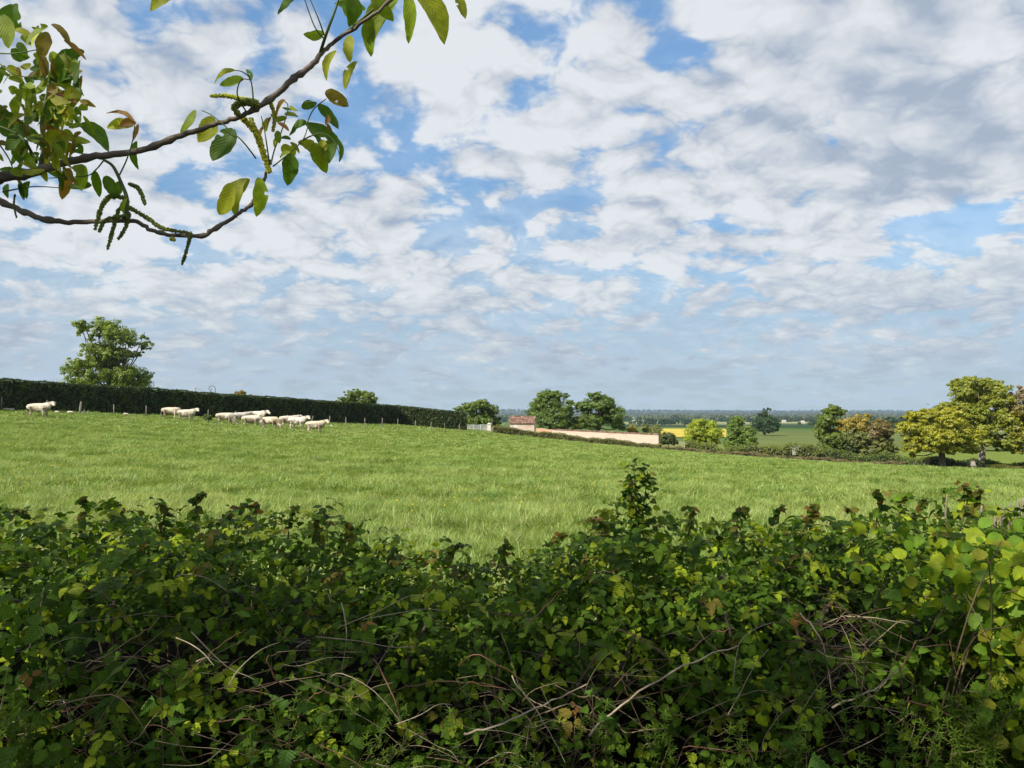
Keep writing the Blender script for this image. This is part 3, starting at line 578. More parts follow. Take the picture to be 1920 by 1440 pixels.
b.add([(x, y, r0[2]-3) for x, y in xm] + [(x, y, r0[2]-.85) for x, y in xm] + [(x, y+.25, r0[2]-3) for x, y in xm] + [(x, y+.25, r0[2]-.85) for x, y in xm],
    [(i,i+1,nrw+2+i,nrw+1+i) for i in range(nrw)] + [(nrw+1+i, nrw+2+i, 3*(nrw+1)+i+1, 3*(nrw+1)+i) for i in range(nrw)]); b.build('base_wall', M_RAIL, rr_)
for k in (.0, .36, .7, 1.):
    x = r0[0]+(r1[0]-r0[0])*k; y = r0[1]+(r1[1]-r0[1])*k; z = r0[2]+(r1[2]-r0[2])*k; b = MB(); b.box((x-.05,y-.05,z-2),(x+.05,y+.05,z+.08)); b.build('post', M_RAIL, rr_)
x, y, z = P(922.5, 783, 141); b = MB(); b.tube([(x,y,T(x,y)),(x,y,z)], [.05,.035], 6); tag(b.build('thin_pole', M_WOOD), 'thin bare pole standing behind the low cream wall', 'pole')
# street lamp behind the tall hedge
lx, lY = P(403.5, 740, 138)[0], 138.; lg = T(lx, lY); k = lY / F
lr = empty('street_lamp', (lx, lY, lg), 'ornate scrolled street lamp with a hanging lantern above the hedge', 'street lamp')
b = MB(); b.tube([(lx,lY,lg-.1),(lx,lY,lg+.8),(lx,lY,P(403,729,lY)[2])], [.11,.07,.055], 8); b.build('post', M_METAL, lr)
b = MB(); sc = [P(px_, py_, lY) for px_, py_ in ((403.5,729),(402.6,726),(400,724.2),(396.5,723.8),(393.5,724.8),(391.8,727.5),(392.4,730.6),(395,731.8),(397,730),(396,728)) ]; sp_ = spline(sc, 4); b.tube(sp_, .05, 6); b.build('scroll_arm', M_METAL, lr, True)
q = Vector(P(395.3, 733.2, lY)); b = MB(); b.tube([(q.x,q.y,q.z+.15),(q.x,q.y,q.z-.02),(q.x,q.y,q.z-.12),(q.x,q.y,q.z-.30)], [.025,.04,.16,.30], 8); hd = b.build('lantern', M_METAL, lr)
gl = solid('lantern_glass', (.5,.56,.62), (.62,.67,.72), 4, .2, 0, spec=.6); b = MB(); b.tube([(q.x,q.y,q.z-.31),(q.x,q.y,q.z-.72),(q.x,q.y,q.z-.80)], [.24,.15,.05], 8); b.build('lantern_glass', gl, lr)
x, y, z = P(366.5, 727, 138); b = MB(); pr = empty('cable_pole', (x, y, T(x, y)), 'thin dark pole with cable stays left of the street lamp', 'pole')
b.tube([(x,y,T(x,y)-.1),(x,y,z)], [.06,.04], 6); b.build('pole', M_METAL, pr)
b = MB(); b.tube(spline([(x,y,z-.05), P(378,733.5,138), P(391,739.5,138)], 5), .018, 4); b.tube(spline([(x,y,z-.2), P(376,728.5,138), P(384,733,138)], 5), .014, 4); b.build('cable', M_METAL, pr)

# ---------------------------------------------------------------- fence posts
POSTS = [(1,76,1.35,.03),(86,79,1.2,.06),(149,79.5,1.3,.09),(157,78,.62,.03),(213,82,1.2,-.02),(274,85,1.2,-.03),(337,88,1.2,0),(390,88,1.25,.0),(441,92,1.2,0),(489,94,1.2,.02),(543,96,1.15,-.25),
         (581,93,1.35,.28),(617,98,1.4,.07),(648.5,100,1.35,.0),(684,104,1.3,0),(716.5,108,1.4,.02),(746,112,1.35,0),(779,114,1.3,0),(808,114,1.3,.03),(811,113.5,.62,.05),(834,115,1.3,0),(861,114.5,1.3,.03),(884,119,1.2,.02),(923,122,1.15,.0)]
PB = ['leaning', 'straight', 'tapered']
where = ['at the left edge of the picture','behind the head of the lone left cow','thick, leaning, just right of the lone left cow','short stub beside the thick leaning post','between the lone cow and the pair of cows, leftmost upright one','left of the pair of cows',
 'rising behind the pair of cows','right of the pair of cows above a bramble clump','behind the middle group of cows, at its left','behind the middle group of cows, at its right','leaning behind the two overlapping cows','strongly leaning, left of the rightmost cow',
 'at the muzzle of the rightmost cow','first one right of the rightmost cow','second one right of the rightmost cow','third one right of the rightmost cow','at the corner of the tall hedge','first one right of the hedge corner',
 'second one right of the hedge corner','short pale stub right of the hedge corner','greenish mossy one near the hedge end','last one before the hedge end','in front of the white railing','in front of the low hedge beside the shed']
for i, (px, Yd, h, tl) in enumerate(POSTS):
    x, y, z = onground(px, Yd); r = .06 if h > .8 else .05
    if i == 2: r = .11
    b = MB(); tx = tl * h; b.tube([(x,y,z-.2),(x+tx*.4,y,z+h*.4),(x+tx*.98,y,z+h*.96),(x+tx,y,z+h)], [r*1.05, r, r*.85, r*.5], 7, c=(1,1,1) if i != 20 else (.6,.9,.4))
    tag(b.build('fence_post', M_WOOD if i != 20 else solid('mossy_wood', (.08,.11,.04),(.16,.19,.08), 8), None, True), 'grey wooden fence post ' + where[i], 'fence post', 'wooden fence posts along the tall hedge')
M_STONE = solid('pale_stone', (.30,.26,.21), (.50,.45,.38), 4)
for i, (px, Yd, w_, lb_) in enumerate(((13,76,1.0,'pale stone slab at the hedge foot at the left picture edge'),(22,76.3,.5,'small pale stone right of the slab at the left picture edge'),(107,78,.55,'pale stone at the hedge foot right of the lone cow'),(132,79.5,.8,'flat pale stone left of the thick leaning post'),(236,84,.7,'flat pale stone between two posts left of the cow pair'),(622,97.5,.45,'small pale stone by the muzzle of the rightmost cow'))):
    x, y, z = onground(px, Yd); b = MB(); b.tube([(x-w_/2,y,z+.12),(x-w_*.3,y+.02,z+.15),(x+w_*.2,y,z+.14),(x+w_/2,y,z+.1)], [(.05,.03),(.15,.13),(.14,.1),(.05,.03)], 8); tag(b.build('stone', M_STONE, None, True), lb_, 'stone', 'pale stones at the hedge foot')

# ---------------------------------------------------------------- cattle
M_COW, n = mat('cattle_coat'); a = n.attr('col').outputs['Color']; oi = n.n('ShaderNodeObjectInfo'); tco = n.n('ShaderNodeTexCoord').outputs['Object']
a = n.mix(oi.outputs['Random'], a, n.mix(1, a, (.92,.84,.72), 'MULTIPLY')); va = n.n('ShaderNodeVectorMath', operation='ADD'); n.put(va.inputs[0], tco); cx_ = n.n('ShaderNodeCombineXYZ'); n.put(cx_.inputs[0], n.m('MULTIPLY', oi.outputs['Random'], 30)); n.put(va.inputs[1], cx_.outputs[0])
sz_ = n.n('ShaderNodeSeparateXYZ'); n.put(sz_.inputs[0], tco)
mud = n.m('MULTIPLY', n.mr(n.noise(va.outputs[0], 2.2, 5, .6),   .40, .54), n.mr(sz_.outputs[2], .95, 1.3, 1., .3))
c = n.mix(n.m('MULTIPLY', mud, .9), a, n.mix(1, a, (.36,.30,.24), 'MULTIPLY'))
p = n.n('ShaderNodeBsdfPrincipled'); n.put(p.inputs[0], c); p.inputs['Roughness'].default_value = .85; p.inputs['Specular IOR Level'].default_value = .15; out(n, p.outputs[0])
def cow_mesh(pose):
    b = MB()
    body = [(-1.0,1.17,.06,.08),(-.96,1.15,.18,.17),(-.84,1.10,.27,.24),(-.55,1.03,.29,.35),(-.2,1.0,.32,.40),(.2,.99,.33,.41),(.48,1.01,.30,.40),(.68,1.05,.25,.36),(.86,1.1,.18,.28),(.94,1.13,.1,.18)]
    b.tube([(x, 0, z) for x, z, _, _ in body], [(w_, h) for _, _, w_, h in body], 16)
    if pose == 'graze':
        nk = [(.6,0,1.12),(.85,0,.98),(1.08,0,.66),(1.2,0,.42)]; hd = [(1.13,0,.55),(1.22,0,.44),(1.32,0,.25),(1.38,0,.13),(1.39,0,.08)]
        ear = ((1.14,.5), 0)
    elif pose == 'look':
        nk = [(.55,0,1.12),(.82,0,1.22),(1.02,-.03,1.34),(1.12,-.08,1.42)]; hd = [(1.13,-.02,1.47),(1.22,-.12,1.44),(1.42,-.27,1.28),(1.52,-.35,1.19),(1.54,-.37,1.17)]
        ear = ((1.13,1.47), 1)
    else:
        nk = [(.55,0,1.12),(.82,0,1.2),(1.04,0,1.30),(1.15,0,1.36)]; hd = [(1.12,0,1.40),(1.24,0,1.37),(1.47,-.05,1.22),(1.62,-.08,1.12),(1.66,-.09,1.10)]
        ear = ((1.12,1.42), 0)
    b.tube(spline(nk, 3), [(.19,.33)]*2 + [(.17,.29)]*2 + [(.15,.24)]*2 + [(.13,.19)]*2 + [(.12,.16)]*2, 12)
    b.tube(hd, [(.08,.10),(.15,.16),(.115,.13),(.10,.10),(.06,.06)], 12)
    ex, ez = ear[0]
    for s in (-1, 1):
        if ear[1]: d = Vector((.75*s, .55*s if s > 0 else .5*s, .05)); d = Vector((.8, .6, 0)) * s if True else d
        else: d = Vector((-.25, s, .02))
        d.normalize(); e0 = Vector((ex, (-.03 if ear[1] else 0), ez)) + d * .07; b.tube([e0, e0 + d*.13, e0 + d*.27], [(.035,.05),(.035,.085),(.02,.03)], 8)
    for s in (-1, 1):
        st = .05 * s
        b.tube([(.52,.17*s,1.0),(.52+st,.19*s,.72),(.54+st*1.4,.18*s,.43),(.53+st*1.8,.18*s,.36),(.53+st*2,.17*s,.12),(.55+st*2,.17*s,.02),(.56+st*2,.17*s,-.02)], [(.15,.2),(.1,.12),(.065,.07),(.055,.055),(.048,.05),(.065,.065),(.06,.06)], 9)
        b.tube([(-.62,.16*s,1.08),(-.58-st,.18*s,.8),(-.62-st*2,.18*s,.6),(-.76-st*2,.17*s,.47),(-.74-st*2,.17*s,.36),(-.70-st*2,.17*s,.1),(-.67-st*2,.17*s,.02),(-.66-st*2,.17*s,-.02)], [(.16,.28),(.13,.21),(.09,.13),(.065,.08),(.05,.055),(.045,.05),(.065,.065),(.06,.06)], 9)
    b.tube([(-.84,0,1.24),(-.94,0,1.22),(-1.0,.01,1.02),(-1.01,.02,.7),(-1.0,.02,.52),(-1.0,.02,.36)], [.05,.04,.03,.028,.05,.028], 8)
    tmp = bpy.data.objects.new('tmp', b.mesh('tmp')); COL.objects.link(tmp)
    m1 = tmp.modifiers.new('r', 'REMESH'); m1.mode = 'VOXEL'; m1.voxel_size = .022; m2 = tmp.modifiers.new('s', 'SMOOTH'); m2.iterations = 5; m2.factor = .5
    dg = bpy.context.evaluated_depsgraph_get(); dg.update(); me = bpy.data.meshes.new_from_object(tmp.evaluated_get(dg)); bpy.data.objects.remove(tmp)
    co = np.zeros(len(me.vertices) * 3); me.vertices.foreach_get('co', co); co = co.reshape(-1, 3); cc = np.ones((len(co), 4)); cc[:, :3] = (.62,.58,.505)
    mz = np.array(hd[-1]); dz = np.linalg.norm(co - mz, axis=1); cc[dz < .09, :3] = (.40,.24,.20); cc[co[:, 2] < .05, :3] = (.12,.10,.08); cc[(co[:, 0] < -.96) & (co[:, 2] < .6), :3] = (.42,.34,.26)
    for s in (-1, 1):     # eyes
        hv = Vector(hd[2]) - Vector(hd[1]); sd = hv.cross(Vector((0,0,1))).normalized(); ev = Vector(hd[1]).lerp(Vector(hd[2]), .3) + sd * s * .115 + Vector((0,0,.03)); cc[np.linalg.norm(co - np.array(ev), axis=1) < .035, :3] = (.03,.02,.02)
    for k_ in list(me.attributes):
        if k_.name == 'col': me.attributes.remove(k_)
    at_ = me.attributes.new('col', 'FLOAT_COLOR', 'POINT'); at_.data.foreach_set('color', cc.astype(np.float32).ravel()); me.materials.clear(); me.materials.append(M_COW)
    me.polygons.foreach_set('use_smooth', np.ones(len(me.polygons), bool)); return me
CM = {k_: cow_mesh(k_) for k_ in ('look', 'graze', 'level')}
# px of body centre, distance, heading deg (0 = facing right), scale, pose, sinks into grass
COWS = [(72,70,4,1.02,'look','white cow standing alone at the far left, head turned to the camera'),
 (320,85,10,1.0,'graze','rear cow of the left pair, its head hidden behind its companion'),
 (349,83,-3,1.0,'look','front cow of the left pair, head raised to the right'),
 (422,84,8,.98,'graze','white cow at the left end of the middle group'),
 (449,87,35,1.02,'level','cow partly hidden behind the cow in the centre of the middle group'),
 (471,82.5,8,1.0,'graze','brown stained cow in the centre front of the middle group'),
 (482,90,-20,1.16,'level','tall white cow standing farthest back in the middle group'),
 (506,83,-12,1.0,'graze','cow grazing with its head down at the right end of the middle group'),
 (541,88,20,1.06,'level','left one of two overlapping cows, its rump to the left'),
 (557,86,-6,1.06,'look','right one of two overlapping cows, head raised to the right'),
 (591,80,-2,1.0,'look','rightmost cow, cream coloured with a hanging tail, nearest to the camera')]
for px, Yd, hd, sc, pose, lb_ in COWS:
    x, y, z = onground(px, Yd); o = bpy.data.objects.new('cow', CM[pose]); COL.objects.link(o); o.location = (x, y, z - .13); o.rotation_euler = (0, 0, R(hd)); o.scale = (sc,)*3
    tag(o, lb_, 'cow', 'pale cattle in the meadow')

# ---------------------------------------------------------------- bird over the right trees
q = Vector(P(1740, 758, 90)); b = MB(); b.tube([q - Vector((.14,0,0)), q, q + Vector((.14,0,.02))], [.01,.04,.015], 6)
for s in (-1, 1): b.add([q + Vector((-.05,0,0)), q + Vector((.06,0,0)), q + Vector((.02,s*.2,.06)), q + Vector((-.1,s*.34,.03)), q+Vector((0,0,.02))], [(0,1,2,3),(4,3,2),(0,3,4),(1,4,2)])
tag(b.build('bird', M_METAL), 'small dark bird flying left of the tallest right tree', 'bird')

# ---------------------------------------------------------------- meadow grass (instanced blades)
m, n = mat('grass_blades'); M_GRASS = m; a = n.attr('col').outputs['Color']; ps = n.pos()
f1 = n.noise(ps, .28, 6, .7); f2 = n.noise(ps, 1.3, 5, .68)
c = n.mix(1, a, n.ramp(f1, [(.3, (.72,.86,.65)), (.7, (1.25,1.12,1.15))]), 'MULTIPLY'); c = n.mix(1, c, n.ramp(f2, [(.33, (.45,.62,.38)), (.45, (1.04,1.06,1)), (.56, (1.08,1.08,1.05)), (.72, (1.3,1.25,1.35))]), 'MULTIPLY')
d = n.n('ShaderNodeBsdfDiffuse'); n.put(d.inputs[0], c); t = n.n('ShaderNodeBsdfTranslucent'); n.put(t.inputs[0], n.mix(1, c, (1.15,1.15,.7), 'MULTIPLY'))
gl_ = n.n('ShaderNodeBsdfGlossy'); gl_.inputs['Roughness'].default_value = .45; n.put(gl_.inputs[0], (.9,.95,.9))
mx = n.n('ShaderNodeMixShader'); mx.inputs[0].default_value = .35; n.put(mx.inputs[1], d.outputs[0]); n.put(mx.inputs[2], t.outputs[0])
m2 = n.n('ShaderNodeMixShader'); m2.inputs[0].default_value = .03; n.put(m2.inputs[1], mx.outputs[0]); n.put(m2.inputs[2], gl_.outputs[0]); out(n, m2.outputs[0])
def tuft(seed, nb, rad, h0, h1, wid, lean, seeds=0):
    r = random.Random(seed); V, Fq, Cc = [], [], []; ld = r.uniform(0, 6.28)
    for i in range(nb):
        a_ = r.uniform(0, 6.28); q_ = rad * math.sqrt(r.random()); bx, by = q_*math.cos(a_), q_*math.sin(a_)
        h = r.uniform(h0, h1); la = ld + r.gauss(0, .9); L_ = lean * r.uniform(.3, 1.5) * h; dx, dy = math.cos(la), math.sin(la)
        pa = la + math.pi/2 + r.uniform(-.8, .8); wx, wy = math.cos(pa)*wid*.5, math.sin(pa)*wid*.5; b0 = len(V)
        for t_, k_ in ((0, .9), (.4, 1.), (.75, .7)):
            x = bx + dx*L_*t_*t_*1.0; y = by + dy*L_*t_*t_; z = h*(t_ - .32*lean*t_*t_)
            V += [(x-wx*k_, y-wy*k_, z), (x+wx*k_, y+wy*k_, z)]
        V.append((bx+dx*L_, by+dy*L_, h*(1-.42*lean)))
        Fq += [(b0, b0+1, b0+3, b0+2), (b0+2, b0+3, b0+5, b0+4), (b0+4, b0+5, b0+6)]
        s_ = r.random(); base = (.150,.222,.042) if s_ < .46 else ((.275,.35,.095) if s_ < .90 else (.42,.43,.20)); v_ = r.uniform(.8, 1.2)
        Cc += [tuple(q*v_ for q in base)] * 7
    me = bpy.data.meshes.new('tuft'); me.from_pydata(V, [], Fq); at_ = me.attributes.new('col', 'FLOAT_COLOR', 'POINT')
    at_.data.foreach_set('color', np.concatenate([np.array(Cc, np.float32), np.ones((len(Cc), 1), np.float32)], 1).ravel()); me.materials.append(M_GRASS); return me
TUFTS = [tuft(1, 95, .17, .10, .27, .0048, .85), tuft(2, 95, .19, .08, .22, .0048, 1.15), tuft(3, 100, .15, .12, .32, .0045, .6), tuft(4, 70, .2, .10, .28, .005, 1.25),
         tuft(5, 95, .30, .08, .22, .011, 1.0), tuft(6, 95, .34, .08, .26, .011, .8), tuft(7, 80, .5, .08, .2, .028, .7), tuft(8, 80, .5, .08, .24, .028, .9)]
def inst_object(name, pts, rots, scl, ids, meshes, label, cat):
    me = bpy.data.meshes.new(name); me.vertices.add(len(pts)); me.vertices.foreach_set('co', np.asarray(pts, np.float32).ravel())
    a = me.attributes.new('rot', 'FLOAT_VECTOR', 'POINT'); a.data.foreach_set('vector', np.asarray(rots, np.float32).ravel())
    a = me.attributes.new('scl', 'FLOAT', 'POINT'); a.data.foreach_set('value', np.asarray(scl, np.float32)); a = me.attributes.new('ids', 'INT', 'POINT'); a.data.foreach_set('value', np.asarray(ids, np.int32))
    o = bpy.data.objects.new(name, me); COL.objects.link(o); tag(o, label, cat, kind='stuff')
    ng = bpy.data.node_groups.new(name, 'GeometryNodeTree'); ng.interface.new_socket('Geometry', in_out='INPUT', socket_type='NodeSocketGeometry'); ng.interface.new_socket('Geometry', in_out='OUTPUT', socket_type='NodeSocketGeometry')
    N_ = ng.nodes; Lk = ng.links; gi = N_.new('NodeGroupInput'); go = N_.new('NodeGroupOutput'); iop = N_.new('GeometryNodeInstanceOnPoints'); g2 = N_.new('GeometryNodeGeometryToInstance')
    for k_ in reversed(meshes):
        so_ = bpy.data.objects.new('tuft_source', k_); oi_ = N_.new('GeometryNodeObjectInfo'); oi_.inputs['Object'].default_value = so_; oi_.inputs['As Instance'].default_value = False; 
        gti = N_.new('GeometryNodeGeometryToInstance'); Lk.new(oi_.outputs['Geometry'], gti.inputs[0]); iop_in = gti.outputs[0]; jn = N_.get('J') or N_.new('GeometryNodeJoinGeometry'); jn.name = 'J'; Lk.new(iop_in, jn.inputs[0])
    def na(nm, ty): q = N_.new('GeometryNodeInputNamedAttribute'); q.data_type = ty; q.inputs['Name'].default_value = nm; return q.outputs[0]
    Lk.new(gi.outputs[0], iop.inputs['Points']); Lk.new(jn.outputs[0], iop.inputs['Instance']); iop.inputs['Pick Instance'].default_value = True
    Lk.new(na('ids', 'INT'), iop.inputs['Instance Index']); Lk.new(na('rot', 'FLOAT_VECTOR'), iop.inputs['Rotation']); Lk.new(na('scl', 'FLOAT'), iop.inputs['Scale']); Lk.new(iop.outputs[0], go.inputs[0]); N_.remove(g2)
    md = o.modifiers.new('scatter', 'NODES'); md.node_group = ng; return o
gp_, gr_, gs_, gi_ = [], [], [], []
for (Y0, Y1, den, ids, s0, s1) in ((3.6, 14, 56, (0,1,2,3), .7, 1.1), (14, 30, 24, (0,1,2,3,4,5), .85, 1.25), (30, 62, 6.5, (4,5), 1.0, 1.5), (62, 132, 2.8, (6,7), .8, 1.3)):
    w1 = Y1 * .68 + 2.5; N_ = int((Y1 - Y0) * 2 * w1 * den); x = rng.uniform(-w1, w1, N_); y = rng.uniform(Y0, Y1, N_)
    lim = np.interp(x, EX, EY); kp = (np.abs(x) < y * .67 + 2.2) & (y < lim + 3.5); x, y = x[kp], y[kp]
    thin = wob(x, y, 1.1, 33); kp = rng.uniform(0, 1, len(x)) < np.clip(.85 + .3 * thin, .25, 1); x, y = x[kp], y[kp]
    big = 1 + .28 * wob(x, y, .8, 12); z = ter(x, y)
    gp_.append(np.stack([x, y, z - .01], 1)); gr_.append(np.stack([rng.normal(size=len(x))*.12, rng.normal(size=len(x))*.12, rng.uniform(0, 6.28, len(x))], 1)); gs_.append(rng.uniform(s0, s1, len(x)) * big); gi_.append(rng.choice(ids, len(x)))
inst_object('meadow_grass', np.concatenate(gp_), np.concatenate(gr_), np.concatenate(gs_), np.concatenate(gi_), TUFTS, 'tall wind combed grass covering the meadow', 'grass')
# buttercups
b = MB(); b.tube([(0,0,0),(.01,0,.2),(.02,.01,.36)], .0022, 4, c=(.10,.18,.03))
for k_ in range(5):
    a_ = k_ * 1.2566; d = Vector((math.cos(a_), math.sin(a_), .45)); e = Vector((-math.sin(a_), math.cos(a_), 0)); o_ = Vector((.02,.01,.36))
    b.add([o_, o_ + d*.007 + e*.008, o_ + d*.017, o_ + d*.007 - e*.008], [(0,1,2,3)], c=(.72,.52,.01))
fm = b.mesh('buttercup'); fm.materials.append(solid('flower', (.95,.95,.95), (1,1,1), 5, .5, 0, usecol=True))
cl = [(50,905,90,16,70),(235,905,60,10,40),(60,945,70,14,30),(560,930,150,40,30),(1000,930,260,60,90),(1330,930,120,30,40),(1500,905,200,25,50),(300,880,200,12,20),(760,985,150,25,26),(1700,905,200,15,40)]
fp = []
for cx, cy, sx_, sy_, N_ in cl:
    for k_ in range(N_):
        px, py = random.gauss(cx, sx_ * .6), random.gauss(cy, sy_ * .6)
        lo, hi = 5., 110.
        for it in range(26):
            md_ = (lo + hi) / 2; x, y, z = P(px, py, md_)
            if z > T(x, y): lo = md_
            else: hi = md_
        x, y, z = P(px, py, lo); 
        if lo > 5.5: fp.append((x, y, T(x, y)))
fp = np.array(fp); inst_object('buttercups', fp, np.stack([rng.normal(size=len(fp))*.15, rng.normal(size=len(fp))*.15, rng.uniform(0,6,len(fp))], 1), rng.uniform(.8, 1.15, len(fp)), np.zeros(len(fp)), [fm], 'yellow buttercups dotted through the grass', 'flowers')

# ---------------------------------------------------------------- near hedge
M_BRAM = broad_leaf_mat('bramble_leaf', .36, .5, .14, .42)
M_HAZ = broad_leaf_mat('hazel_leaf', .42, .55, .2, .15, 9., .25)
M_CANE = solid('cane_bark', (.55,.55,.55), (1.1,1.1,1.1), 30, .8, .4, 120, usecol=True, dist=.003)
def leaf_tpl(rows=9, shape='bramble', fold=.25, droop=.35):
    "leaf lying in +Y from its base, width 1 => returns verts, quads, uv; length 1"
    V, UV, Fq = [], [], []
    for i in range(rows + 1):
        t = i / rows
        if shape == 'bramble': wd = .37 * math.sin(math.pi * min(1, t * .97 + .03) ** .78) ** .8
        elif shape == 'hazel': wd = .45 * math.sin(math.pi * min(1, t * .95 + .05) ** .85) ** .62
        elif shape == 'nettle': wd = .34 * (1 - t) ** .75 * min(1, t * 8 + .3)
        else: wd = .25 * math.sin(math.pi * min(1, t * .98 + .02) ** .9) ** .8
        if i == rows: wd = .012
        ser = (1.13 if i % 2 else .87) if 0 < i < rows else 1
        if shape == 'nettle': ser = 1.22 if i % 2 else .8
        if shape == 'walnut': ser = 1
        wd *= ser; z = -droop * t * t
        V += [(-wd, t - (.03 if i % 2 else 0), z + fold * wd), (0, t, z), (wd, t - (.03 if i % 2 else 0), z + fold * wd)]; UV += [(.5 - wd, t), (.5, t), (.5 + wd, t)]
    for i in range(rows):
        a = i * 3; Fq += [(a, a+1, a+4, a+3), (a+1, a+2, a+5, a+4)]
    return np.array(V), np.array(Fq), np.array(UV)
def scatter(tpl, locs, dirs, nrm, size, col):
    "dirs = pointing direction of each leaf, nrm = approx upper face normal"
    V, Fq, UV = tpl; D = dirs / (np.linalg.norm(dirs, axis=1, keepdims=True) + 1e-9); Xa = np.cross(D, nrm); Xa /= np.linalg.norm(Xa, axis=1, keepdims=True) + 1e-9; Za = np.cross(Xa, D)
    n_ = len(locs); s = size[:, None, None]; wj = rng.uniform(.82, 1.15, (n_, 1, 1))
    dr = rng.uniform(.1, 1.7, (n_, 1, 1))
    Wv = locs[:, None, :] + s * (Xa[:, None, :] * V[None, :, 0:1] * wj + D[:, None, :] * V[None, :, 1:2] + Za[:, None, :] * V[None, :, 2:3] * dr)
    k = len(V); return Wv.reshape(-1, 3), (Fq[None] + (np.arange(n_) * k)[:, None, None]).reshape(-1, 4), np.repeat(col, k, 0), np.tile(UV, (n_, 1))
def join(parts, name, mt, parent):
    nb = 0; V, Fq, Cc, U = [], [], [], []
    for v, f, c, u in parts: V.append(v); Fq.append(f + nb); Cc.append(c); U.append(u); nb += len(v)
    return link(name, mesh_np(name, np.concatenate(V), np.concatenate(Fq), 4, np.concatenate(Cc), np.concatenate(U)), mt, parent, True)
# skyline of the hedge in photo pixels, turned into height over x
SKY = [(-900,985),(-300,990),(0,992),(150,985),(280,988),(370,978),(480,988),(590,1002),(680,1025),(760,1048),(900,1056),(1010,1050),(1080,1034),(1160,1018),(1300,1000),(1420,995),(1530,1000),(1640,978),(1740,986),(1920,980),(2300,975),(2900,985)]
TOPY = 2.75
hx = np.array([P(a, b2, TOPY)[0] for a, b2 in SKY]); hz = np.array([P(a, b2, TOPY)[2] for a, b2 in SKY])
def top_h(x): return np.interp(x, hx, hz)
def hedge_pt(x, u, dep=0.):
    "u 0..1 up the front face, 1..2 over the top to the back; returns position and outward normal"
    H = top_h(x); fy = 1.86 + .06 * np.sin(x * 3.1 + 1) + .04 * np.sin(x * 7.3)
    # keep the front a smooth superellipse
    uu = np.clip(u, 0, 2); y = np.where(uu < 1, fy + .24 * np.clip(uu - .55, 0, 1) ** 2 / .2 * .42, 0); z = np.where(uu < 1, uu * (H - .10), 0)
    fy1 = fy + .24 * .45 ** 2 / .2 * .42; t = uu - 1
    y = np.where(uu >= 1, fy1 + t * (3.05 - fy1), y); z = np.where(uu >= 1, H - .10 * (1 - np.clip(t * 3.2, 0, 1)) ** 2, z)
    ny = np.where(uu < 1, -1, -.35 * (1 - t)); nz = np.where(uu < 1, .15 + .75 * np.clip(uu - .6, 0, 1) / .4, 1.0)
    N = np.stack([np.zeros_like(x), ny, nz], 1); N /= np.linalg.norm(N, axis=1, keepdims=True)
    return np.stack([x, y, z], 1) - N * dep[:, None] if hasattr(dep, 'shape') else np.stack([x, y, z], 1), N
hr = empty('bramble_hedge', (0, 2.4, 0), 'dense bramble hedge filling the foreground with tangled brown canes', 'hedge')
# solid sheet inside, its near-black colour standing in for shade between the leaves
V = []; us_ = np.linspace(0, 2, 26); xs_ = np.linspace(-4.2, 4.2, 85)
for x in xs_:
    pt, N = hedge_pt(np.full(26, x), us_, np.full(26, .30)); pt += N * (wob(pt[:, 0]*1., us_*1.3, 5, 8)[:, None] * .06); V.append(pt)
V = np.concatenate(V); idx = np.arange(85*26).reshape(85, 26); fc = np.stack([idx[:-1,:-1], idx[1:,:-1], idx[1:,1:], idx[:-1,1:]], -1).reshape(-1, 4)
link('inner_shade_sheet', mesh_np('inner_shade_sheet', V, fc, 4), M_CORE, hr)
BARE = [(250,1235,210,85),(420,1275,190,60),(130,1330,140,60),(330,1390,200,60),(900,1320,210,55),(760,1390,220,50),(1180,1300,190,55),(1330,1400,260,60),(1590,1170,90,70),(1650,1400,260,70),(1620,1290,150,60),(1560,1250,60,90),(700,1270,90,60),(1000,1400,200,60)]
def bare(px, py):
    t = np.zeros_like(px)
    for (a, b2, rx, ry) in BARE: t = np.maximum(t, np.exp(-(((px-a)/rx)**2 + ((py-b2)/ry)**2) * 1.1))
    return t
C_DG = np.array((.027,.064,.007)); C_MG = np.array((.112,.205,.016)); C_YG = np.array((.33,.42,.024)); C_RD = np.array((.23,.12,.03)); C_OG = np.array((.15,.155,.025))
